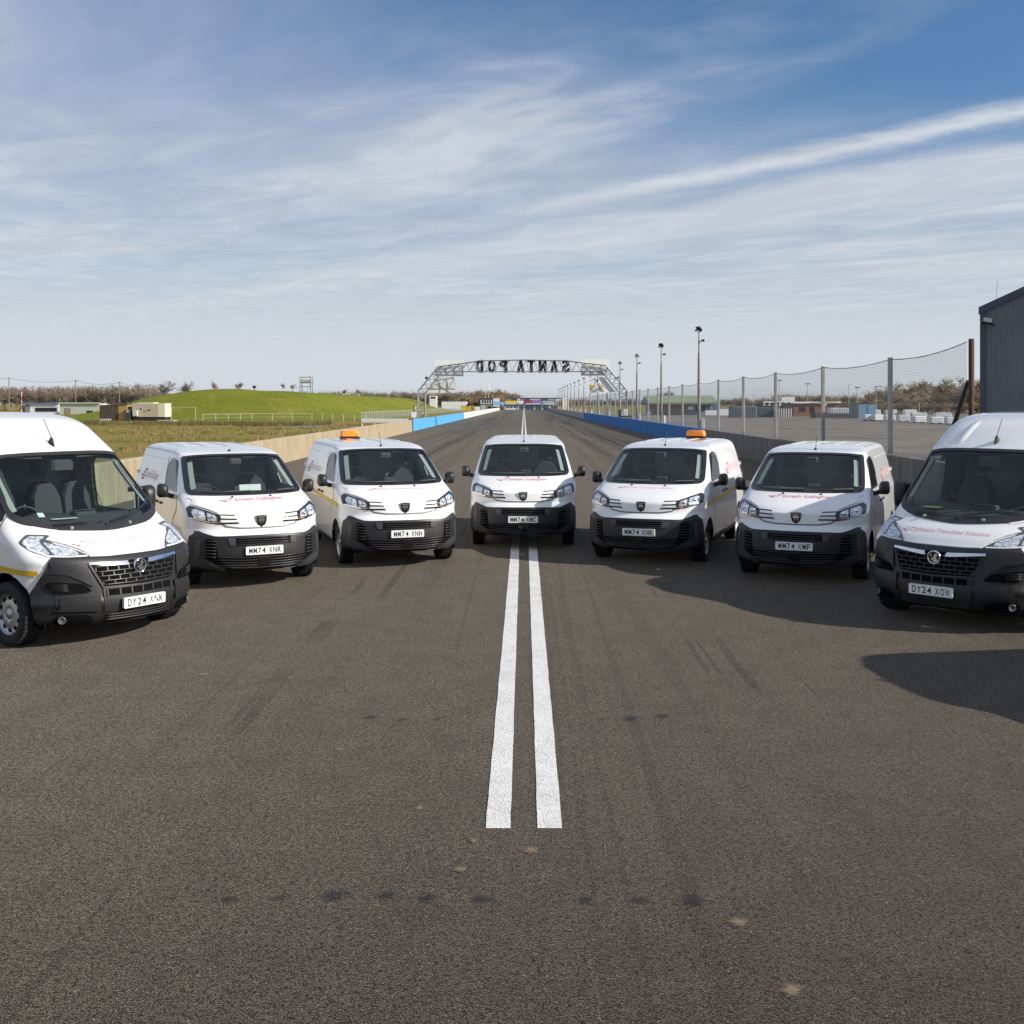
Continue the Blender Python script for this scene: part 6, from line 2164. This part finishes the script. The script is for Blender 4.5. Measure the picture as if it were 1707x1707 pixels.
for (px, py0, py1, Y, w) in [(1449, 691, 701, 171, 14), (1466, 691, 701.5, 170, 16), (1485, 692, 702.5, 166, 16), (1508, 692, 703.5, 160, 18), (1535, 694, 705.5, 152, 19), (1563, 695, 707, 145, 20), (1588, 696, 708, 140, 18), (1533, 688, 694, 215, 24), (1573, 688, 695, 212, 26), (1463, 683, 689, 245, 10), (1487, 683, 689, 245, 16), (1518, 683, 689, 243, 20)]:
    lab = ['leftmost white concrete block in the front row on the lot', 'second white concrete block from the left in the front row', 'third white concrete block from the left in the front row', 'fourth white concrete block from the left in the front row', 'fifth white concrete block from the left in the front row', 'sixth white concrete block from the left in the front row', 'rightmost white concrete block half hidden by the high roof van',
           'left long white block in the second row on the lot', 'right long white block in the second row on the lot', 'left small white block in the farthest row', 'middle white block in the farthest row', 'right white block in the farthest row'][k]
    x0, x1 = PX(px - w / 2, Y), PX(px + w / 2, Y)
    root = empty('concrete_block', ((x0 + x1) / 2, Y, 0), R.uniform(-0.15, 0.15), lab, 'concrete block', 'white blocks on the lot')
    hw = (x1 - x0) / 2
    z1 = PZ(py0, Y)
    MB().cbox(-hw, hw, 0, 1.6, 0.14, z1, 0.06).build('block', PALEB, root)
    for sx in (-0.6, 0.6):
        MB().box(hw * sx - 0.1, hw * sx + 0.1, 0.1, 1.4, 0, 0.14).build('foot', DGREY, root)
    k += 1
LOTPAINT = mat('lot_line', (0.36, 0.33, 0.27), 0.9, noise=0.2, nscale=1)
for i, (px, ty, Y, lab) in enumerate([(1299, 634, 230, 'slim lamp post behind the second fence post'), (1346, 640, 240, 'lamp post above the brick building'), (1415, 640, 235, 'thin mast left of the big fence post'), (1429, 646, 245, 'short lamp post left of the blue container'), (1461, 645, 250, 'lamp post right of the blue container'), (1532, 668, 240, 'low lamp post in front of the right wood'), (1256, 658, 300, 'short mast behind the grey container')]):
    root = empty('lamp_post', (PX(px, Y), Y, 0), 0, lab, 'lamp post', 'lamp posts around the lot')
    h = PZ(ty, Y)
    MB().lathe([(0.10, 0), (0.06, h)], 'z', 8).build('pole', FPOST, root)
    if i not in (2, 6):
        MB().cbox(-0.55, 0.55, -0.15, 0.15, h - 0.05, h + 0.12, 0.05).build('lamp_head', LAMPB, root)

# ------------------------------------------------------------------ far end of the strip
Yt = 470.0
ct = boxy('control_tower', 799.5, 821.5, 663.5, 684, Yt, 6, 'two storey grey control tower left of the far stand', 'tower', mat('tower_dark', (0.06, 0.065, 0.075), 0.7),
          parts_=[('upper_band', 801, 820, 667, 673, PALEB, 0.1), ('lower_panel', 801, 810, 675, 684, mat('tower_pale', (0.45, 0.46, 0.46), 0.7), 0.12), ('lower_window', 813, 820, 677, 680.5, DGLASS, 0.15), ('lower_wall', 811, 821, 675, 684, mat('tower_grey', (0.30, 0.31, 0.32), 0.7), 0.1)] +
          [('window', 803.5 + 4.2 * k, 806 + 4.2 * k, 667.2, 671.5, DGLASS, 0.2) for k in range(4)])
for px in (809, 814):
    MB().tube([(PX(px, Yt) - PX(810.5, Yt), 2, PZ(663.5, Yt)), (PX(px, Yt) - PX(810.5, Yt), 2, PZ(657, Yt))], 0.06, 4).build('aerial', PALEB, ct)
boxy('white_cabin', 822, 832, 664, 676, 485, 5, 'small white cabin right of the control tower', 'cabin', PALEB)
cn = boxy('blue_canopy', 822, 840, 678, 685, 480, 5, 'blue canopy stand right of the control tower', 'canopy', DGREY)
MB().add([(-2.6, -1.5, PZ(675, 480)), (2.6, -1.5, PZ(675, 480)), (2.6, 3, PZ(670, 480)), (-2.6, 3, PZ(670, 480))], [(0, 1, 2, 3)]).build('canopy_sheet', mat('canopy_blue', (0.12, 0.30, 0.46), 0.6), cn)
boxy('white_hut', 791, 799, 678, 685, 460, 3, 'low white hut left of the control tower', 'hut', PALEB)
boxy('white_shed', 736, 778, 669.5, 676, 505, 5, 'long white shed beyond the bank, right of the gantry leg', 'shed', PALEB)
yc = boxy('yellow_machine', 768, 785, 676, 682, 440, 2, 'yellow machine parked under the long white shed', 'machine', mat('digger_yellow', (0.55, 0.42, 0.05), 0.5), None, [('cab', 778, 783, 673.5, 677, DGLASS, 0.1)])
Ys = 520.0
stand = boxy('pit_gallery', 841, 927, 664, 683, Ys, 10, 'long two storey pit gallery with coloured banners closing the strip', 'building', mat('gallery_blue_grey', (0.27, 0.33, 0.38), 0.7, noise=0.1, nscale=0.3),
             roof=(0.25, DGREY))
YELS, PURS, REDS, WHS, NAVY = [mat('banner_' + n_, c_, 0.6) for n_, c_ in (('yellow', (0.70, 0.48, 0.03)), ('purple', (0.28, 0.16, 0.42)), ('maroon', (0.25, 0.06, 0.08)), ('white', (0.68, 0.68, 0.68)), ('navy', (0.07, 0.09, 0.16)))]
cxs = (PX(841, Ys) + PX(927, Ys)) / 2


def pit(nm, a, b, c, d, m, pr):
    MB().box(PX(a, Ys) - cxs, PX(b, Ys) - cxs, -pr, 0.05, max(0.0, PZ(d, Ys)), PZ(c, Ys)).build(nm, m, stand)


for (a, b, m) in ((842, 852, mat('banner_green', (0.16, 0.24, 0.18), 0.6)), (853, 861, NAVY), (862.5, 867, WHS), (868, 875, PURS), (876, 882, REDS), (883, 901, mat('banner_lilac', (0.48, 0.40, 0.58), 0.6)), (902, 912, NAVY), (913, 926, mat('banner_steel', (0.30, 0.34, 0.40), 0.6))):
    pit('banner', a, b, 664.8, 667.4, m, 0.4)
for (a, b, m) in ((842, 861, YELS), (861.5, 873, WHS), (874, 886, REDS), (887, 902, PURS), (903, 926, mat('banner_steel', (0, 0, 0)))):
    pit('banner', a, b, 667.9, 672, m, 0.5)
for (a, b) in ((843, 862), (864.5, 872), (876, 902), (905, 924)):
    pit('awning', a, b, 672.4, 674.2, WHS, 1.4)
for a in (863, 873, 890, 903, 915):
    pit('pillar', a, a + 2, 674, 683.5, PALEB, 0.5)
pit('service_front', 843, 861, 677, 683.5, PALEB, 0.6)
for a in (845.5, 851, 857):
    pit('window', a, a + 3, 678, 680, DGLASS, 0.7)
st = empty('timing_tower', (PX(931, 500), 500, 0), 0, 'dark framed timing tower at the right end of the far gallery', 'tower')
hw = 1.5
for sx in (-1, 1):
    for yy in (0, 3):
        MB().tube([(sx * hw, yy, 0), (sx * hw, yy, PZ(664, 500))], 0.09, 5).build('leg', DGREY, st)
for zz in (683, 676, 670, 664.5):
    MB().box(-hw - 0.2, hw + 0.2, -0.2, 3.2, PZ(zz, 500) - 0.08, PZ(zz, 500) + 0.08).build('deck', DGREY, st)
MB().box(-hw - 0.3, hw + 0.3, -0.3, 3.3, PZ(664.4, 500), PZ(663, 500)).build('roof', DGREY, st)
boxy('white_board', 936, 948, 664, 668.5, 505, 0.4, 'white notice board right of the timing tower', 'board', BOARD)
boxy('dark_trailer', 919, 929, 676.5, 683, 495, 3, 'purple brown trailer in front of the far gallery', 'trailer', mat('trailer_plum', (0.10, 0.07, 0.12), 0.6))

# wind turbine beyond the trees
WT = 3000.0
wt = empty('wind_turbine', (PX(814.5, WT), WT, 0), 0, 'white three bladed wind turbine beyond the tree covered rise', 'wind turbine')
WTP = mat('turbine_white', (0.80, 0.80, 0.80), 0.5)
hz = PZ(638, WT)
MB().lathe([(2.2, 0), (1.3, hz)], 'z', 10).build('tower', WTP, wt)
MB().cbox(-1.8, 1.8, -4, 5, hz - 1.6, hz + 1.8, 0.6).build('nacelle', WTP, wt)
for ang in (8, 188 + 75, 188 - 45):
    a = math.radians(90 - ang)
    dx, dz = math.cos(a), math.sin(a)
    L = 27.5
    nxv, nzv = -dz, dx
    pts = [(0, 0.8), (0.12, 1.5), (0.3, 1.3), (0.7, 0.8), (1.0, 0.25)]
    poly = [(dx * L * t + nxv * w, hz + dz * L * t + nzv * w) for t, w in pts] + [(dx * L * t - nxv * w * 0.5, hz + dz * L * t - nzv * w * 0.5) for t, w in reversed(pts)]
    MB().prism(poly, -5.2, -4.6).build('blade', WTP, wt)

# ------------------------------------------------------------------ left background: huts, generator, poles, fences
Yh = 290.0
boxy('blue_white_hut', 50, 98, 673, 689, Yh, 7, 'white hut with blue roof edge and dark window on the far left', 'hut', PALEB, None,
     [('roof_edge', 36, 98.5, 671.3, 673.5, mat('hut_blue', (0.10, 0.20, 0.36), 0.6), 0.4), ('window', 59, 95, 679.5, 686, DGLASS, 0.08), ('doorway', 37, 42, 677, 689, DGREY, 0.1), ('end_wall', 42.2, 49.8, 674, 689, GREYW, 0.02)])
boxy('green_hut', 99, 166, 672.5, 692, Yh - 8, 7, 'long pale green prefabricated hut on the far left', 'hut', mat('hut_pale', (0.48, 0.53, 0.46), 0.7, noise=0.06, nscale=0.6), None,
     [('roof_edge', 98, 167, 670.8, 673, mat('hut_roof', (0.42, 0.48, 0.38), 0.7), 0.4), ('door', 108, 118, 680, 690, mat('hut_brown', (0.30, 0.24, 0.15), 0.8), 0.08), ('window', 145, 155, 684.5, 689.5, DGLASS, 0.08)])
Yk = 170.0
cb = boxy('brown_container', 166, 197, 675, 702, Yk, 5, 'dark brown container with ochre end beside the generator', 'container', mat('container_brown', (0.075, 0.055, 0.04), 0.8, noise=0.25, nscale=1.5))
MB().box(PX(197.2, Yk) - PX(181.5, Yk), PX(212, Yk) - PX(181.5, Yk), 0.05, 4.9, 0, PZ(674.5, Yk)).build('end_wall', mat('container_ochre', (0.42, 0.27, 0.09), 0.8, noise=0.15, nscale=1), cb)
MB().box(PX(179, Yk) - PX(181.5, Yk), PX(213, Yk) - PX(181.5, Yk), -0.1, 5.1, PZ(674.4, Yk), PZ(671.5, Yk)).build('roof_slab', DGREY, cb)
for i in range(6):
    a, b = PX(167 + i * 3.2, Yk - 0.6) - PX(181.5, Yk), PX(168.4 + i * 3.2, Yk - 0.6) - PX(181.5, Yk)
    MB().prism([(a, 0.05), (b, 0.05), (b + 0.12, PZ(698, Yk)), (a + 0.12, PZ(698, Yk))], -0.7, -0.6).build('white_slat', PALEB, cb)
boxy('grey_cabinet', 208.5, 217, 682.5, 702, Yk - 0.5, 1, 'dark grey electrical cabinet between container and generator', 'cabinet', mat('cabinet_dark', (0.04, 0.05, 0.055), 0.6), None, [('panel', 210, 215, 683, 688, mat('cabinet_pale', (0.30, 0.33, 0.36), 0.6), 0.04)])
gn = empty('generator', (PX(242, Yk), Yk, 0), 0, 'beige box generator on a dark base at the foot of the bank', 'generator')
hw = PX(264.5, Yk) - PX(242, Yk)
hx0 = PX(220, Yk) - PX(242, Yk)
BEIGE = mat('generator_beige', (0.44, 0.39, 0.30), 0.6, noise=0.05, nscale=1)
MB().cbox(hx0, hw, 0, 3.0, PZ(695, Yk), PZ(672.5, Yk), 0.05).build('housing', BEIGE, gn)
MB().box(hw + 0.01, hw + 0.95, 0.02, 3.0, PZ(695, Yk), PZ(672.2, Yk)).build('end_housing', mat('generator_cream', (0.66, 0.61, 0.47), 0.6), gn)
MB().box(hx0 + 0.05, hw + 0.9, 0.1, 2.9, 0, PZ(695.2, Yk)).build('base', mat('generator_base', (0.02, 0.02, 0.022), 0.7), gn)
MB().box(hx0 + 0.8, hw - 0.9, 0.3, 2.7, PZ(672.4, Yk), PZ(670.8, Yk)).build('roof_tray', CREAM, gn)
for (a, b, r_) in ((229, 682, 0.10), (235, 681.5, 0.14), (240, 685, 0.07), (243, 686, 0.06), (245, 685, 0.07), (249, 683.5, 0.15)):
    MB().lathe([(r_, 0.0), (r_ * 0.9, -0.04), (0.001, -0.05)], 'y', 10, (PX(a, Yk) - PX(242, Yk), 0, PZ(b, Yk))).build('exhaust_port', LAMPB, gn)
MB().box(PX(223, Yk) - PX(242, Yk), PX(230, Yk) - PX(242, Yk), -0.5, -0.02, PZ(693, Yk), PZ(683, Yk)).build('control_panel', CREAM, gn)
tag(MB().cbox(PX(265, 165), PX(292, 165), 164, 166, 0, 0.22, 0.04).build('concrete_slab', mat('slab_concrete', (0.40, 0.37, 0.31), 0.9)), 'pale concrete slab lying right of the generator', 'slab')

UP = mat('pole_timber', (0.20, 0.17, 0.13), 0.9)
ups = [(15, 629, 300, 'leftmost timber utility pole above the high roof van'), (126, 633, 310, 'timber utility pole rising behind the green hut'), (199, 636, 300, 'timber utility pole behind the brown container'), (250, 640, 300, 'timber utility pole behind the generator')]
prev = None
for px, ty, Y, lab in ups:
    root = empty('utility_pole', (PX(px, Y), Y, 0), 0, lab, 'utility pole', 'utility poles on the left')
    h = PZ(ty, Y)
    MB().lathe([(0.16, 0), (0.11, h)], 'z', 8).build('pole', UP, root)
    MB().box(-0.5, 0.5, -0.06, 0.06, h - 0.35, h - 0.22).build('cross_arm', UP, root)
    if prev:
        a, b = Vector((PX(prev[0], prev[2]), prev[2], PZ(prev[1], prev[2]) - 0.2)), Vector((PX(px, Y), Y, h - 0.2))
        pts = [a.lerp(b, t / 10) - Vector((0, 0, 3.2 * (t / 10) * (1 - t / 10))) - Vector((PX(px, Y), Y, 0)) for t in range(11)]
        MB().tube(pts, 0.035, 4).build('wire', LAMPB, root)
    else:
        a = Vector((PX(-60, 300), 300, h + 0.4))
        b = Vector((PX(px, Y), Y, h - 0.2))
        pts = [a.lerp(b, t / 10) - Vector((0, 0, 2.0 * (t / 10) * (1 - t / 10))) - Vector((PX(px, Y), Y, 0)) for t in range(11)]
        MB().tube(pts, 0.035, 4).build('wire', LAMPB, root)
    prev = (px, ty, Y)
mk = empty('marker_pole', (PX(36, 300), 300, 0), 0, 'thin red and white pole on the far left', 'pole')
h = PZ(647, 300)
for i in range(6):
    MB().lathe([(0.09, h * i / 6), (0.09, h * (i + 1) / 6)], 'z', 6).build('band', RED if i % 2 else PALEB, mk)

# goal like frame by the generator, and the fences along the bank
gf = empty('wire_enclosure', (PX(305, 176), 176, 0), 0, 'thin white wire enclosure right of the generator', 'fence')
WF = mat('fence_white', (0.55, 0.57, 0.53), 0.6)
wA = PX(326, 176) - PX(305, 176)
wB = PX(286, 176) - PX(305, 176)
for x in (wA, wB):
    MB().tube([(x, 0, 0), (x, 0, PZ(679, 176))], 0.04, 5).build('post', WF, gf)
MB().tube([(wA, 0, PZ(679, 176)), (wB, 0, PZ(679, 176))], 0.03, 5).build('rail', WF, gf)


def line_fence(name, pts, h, step, label, pales=False):
    root = empty(name, (pts[0][0], pts[0][1], 0), 0, label, 'fence')
    o = Vector((pts[0][0], pts[0][1], 0))
    d = []
    for a, b in zip(pts, pts[1:]):
        L = math.dist(a, b)
        n = max(1, int(L / step))
        d += [(a[0] + (b[0] - a[0]) * i / n, a[1] + (b[1] - a[1]) * i / n) for i in range(n)]
    d.append(pts[-1])
    P = [Vector((x, y, max(0.0, bank_h(x, y) if y > 178 else 0))) - o for x, y in d]
    pm_ = MB().tube([(0, 0, -0.2), (0, 0, h)], 0.035, 5).mesh('post', WF)
    for i, p in enumerate(P):
        obj('post', pm_, root, tuple(p), None, (1, 1, R.uniform(0.94, 1.04)))
        if i + 1 < len(P):
            q = P[i + 1]
            MB().tube([p + Vector((0, 0, h * 0.96)), q + Vector((0, 0, h * 0.96))], 0.022, 4).build('rail', WF, root)
            if not pales:
                MB().tube([p + Vector((0, 0, h * 0.5)), q + Vector((0, 0, h * 0.5))], 0.012, 4).build('wire', WF, root)
            else:
                mb = MB()
                L = (q - p).length
                for k in range(int(L / 0.34)):
                    c = p.lerp(q, (k + 0.5) * 0.34 / L)
                    hh = h * R.uniform(0.93, 1.0)
                    dd = (q - p).normalized() * 0.075
                    mb.add([c - dd, c + dd, c + dd + Vector((0, 0, hh)), c - dd + Vector((0, 0, hh))], [(0, 1, 2, 3)])
                tag(mb.build('paling', mat('weathered_pale', (0.17, 0.17, 0.15), 0.85, noise=0.3, nscale=2), root), kind='stuff')


line_fence('white_wire_fence', [ground_at(338, 703.5), ground_at(420, 701.5), ground_at(520, 701), ground_at(610, 703)], 1.15, 3.0, 'low white post and wire fence along the foot of the bank')
line_fence('paling_fence', [(-25.2, 172), (-24.9, 200), (-24.6, 245)], 1.35, 2.6, 'grey paling fence left of the gantry leg', True)
line_fence('paling_fence', [(-24.5, 250), (-24.2, 330), (-23.0, 430)], 1.35, 4.0, 'grey paling fence right of the gantry leg', True)

# viewing tower on the bank
VY = 330.0
vt = empty('viewing_tower', (PX(509, VY), VY, 0), 0, 'open steel viewing tower standing behind the bank', 'tower')
hw = PX(519, VY) - PX(509, VY) - 0.2
tower_steel = mat('tower_steel', (0.16, 0.17, 0.16), 0.7)
zp_, zt_ = PZ(638, VY), PZ(628.5, VY)
for sx in (-1, 1):
    for yy in (0, 3):
        MB().tube([(sx * hw, yy, 0), (sx * hw, yy, zt_)], 0.10, 5).build('leg', tower_steel, vt)
MB().box(-hw, hw, 0, 3, zp_ - 0.1, zp_ + 0.1).build('platform', tower_steel, vt)
MB().box(-hw, hw, -0.05, 0.05, zp_ + 0.1, zp_ + 0.9).build('parapet', mat('tower_panel', (0.42, 0.41, 0.36), 0.7), vt)
MB().tube([(-hw, 0, zt_), (hw, 0, zt_)], 0.07, 5).build('top_rail', tower_steel, vt)
MB().tube([(-hw, 3, zt_), (hw, 3, zt_)], 0.07, 5).build('top_rail', tower_steel, vt)
for a, b in (((-hw, 2.0), (hw, zp_ - 0.3)), ((hw, 2.0), (-hw, zp_ - 0.3))):
    MB().tube([(a[0], 0, a[1]), (b[0], 0, b[1])], 0.05, 4).build('cross_brace', tower_steel, vt)
MB().box(-hw, hw, 0.1, 2.9, PZ(645, VY), PZ(644.2, VY)).build('lower_deck', tower_steel, vt)
MB().tube([(hw * 0.7, 1, zt_), (hw * 0.7, 1, zt_ + 0.5)], 0.12, 6).build('camera_mount', tower_steel, vt)
sf = empty('spectator_frame', (PX(585, 290), 290, 0), 0, 'white tubular frame on the crest of the bank', 'frame')
for (a, b, c, d) in ((568, 658.5, 580, 656.5), (580, 656.5, 598, 655), (598, 655, 598, 661), (582, 656.5, 582, 661), (590, 656, 590, 662)):
    MB().tube([(PX(a, 290) - PX(585, 290), 0, PZ(b, 290)), (PX(c, 290) - PX(585, 290), 0, PZ(d, 290))], 0.09, 5).build('tube', PALEB, sf)
dm = empty('camera_mast', (PX(424, 300), 300, 0), 0, 'small dark camera mast on the crest of the bank', 'mast')
MB().tube([(0, 0, 0), (0, 0, PZ(644, 300))], 0.10, 5).build('pole', LAMPB, dm)
MB().cbox(-0.45, 0.45, -0.3, 0.3, PZ(647, 300), PZ(643, 300), 0.1).build('housing', LAMPB, dm)
bs = boxy('parked_coach', 716, 728, 660, 669, 415, 2.5, 'white and dark coach parked on the bank behind the gantry leg', 'coach', PALEB, None, [('window_band', 718, 726, 661.5, 664.5, DGLASS, 0.05), ('rear_body', 709, 715.8, 661, 668, DGREY, 0.02)])
bs.location.z = 0.0

# ------------------------------------------------------------------ vans
place_van('large', -4.097, 12.005, 0.965, 'DY24 XNK', 'Johnston Trenchless Solutions', 'high roof white van with chrome grille bars, plate DY24 XNK, far left', stripe=True)
place_van('compact', -3.591, 15.373, 0.496, 'MM74 XNR', 'Joseph Gallagher', 'low white van with plate MM74 XNR, beside the high roof van on the left', antenna=False)
place_van('compact', -1.813, 17.302, 0.335, 'MM74 XNH', 'Johnston Trenchless Solutions', 'white van with amber roof beacon and plate MM74 XNH, left of the centre line', stripe=True, beacon=-0.07)
place_van('compact', -0.016, 19.417, -0.006, 'MM74 XMC', 'Joseph Gallagher', 'white van with plate MM74 XMC standing over the double white line')
place_van('compact', 1.805, 17.496, -0.334, 'MM74 XNK', 'Johnston Trenchless Solutions', 'white van with amber roof beacon and plate MM74 XNK, right of the centre line', stripe=True, beacon=0.07)
place_van('compact', 3.833, 15.764, -0.405, 'MM74 XMF', 'Joseph Gallagher', 'low white van with plate MM74 XMF, beside the high roof van on the right')
place_van('large', 4.613, 12.604, -0.812, 'DY24 XOW', 'Johnston Trenchless Solutions', 'high roof white van with plate DY24 XOW, cut by the right edge')
place_van('large', 5.28, 8.92, -1.42, 'DY24 XOX', 'Johnston Trenchless Solutions', 'high roof white van just outside the right edge, casting the rounded shadow')
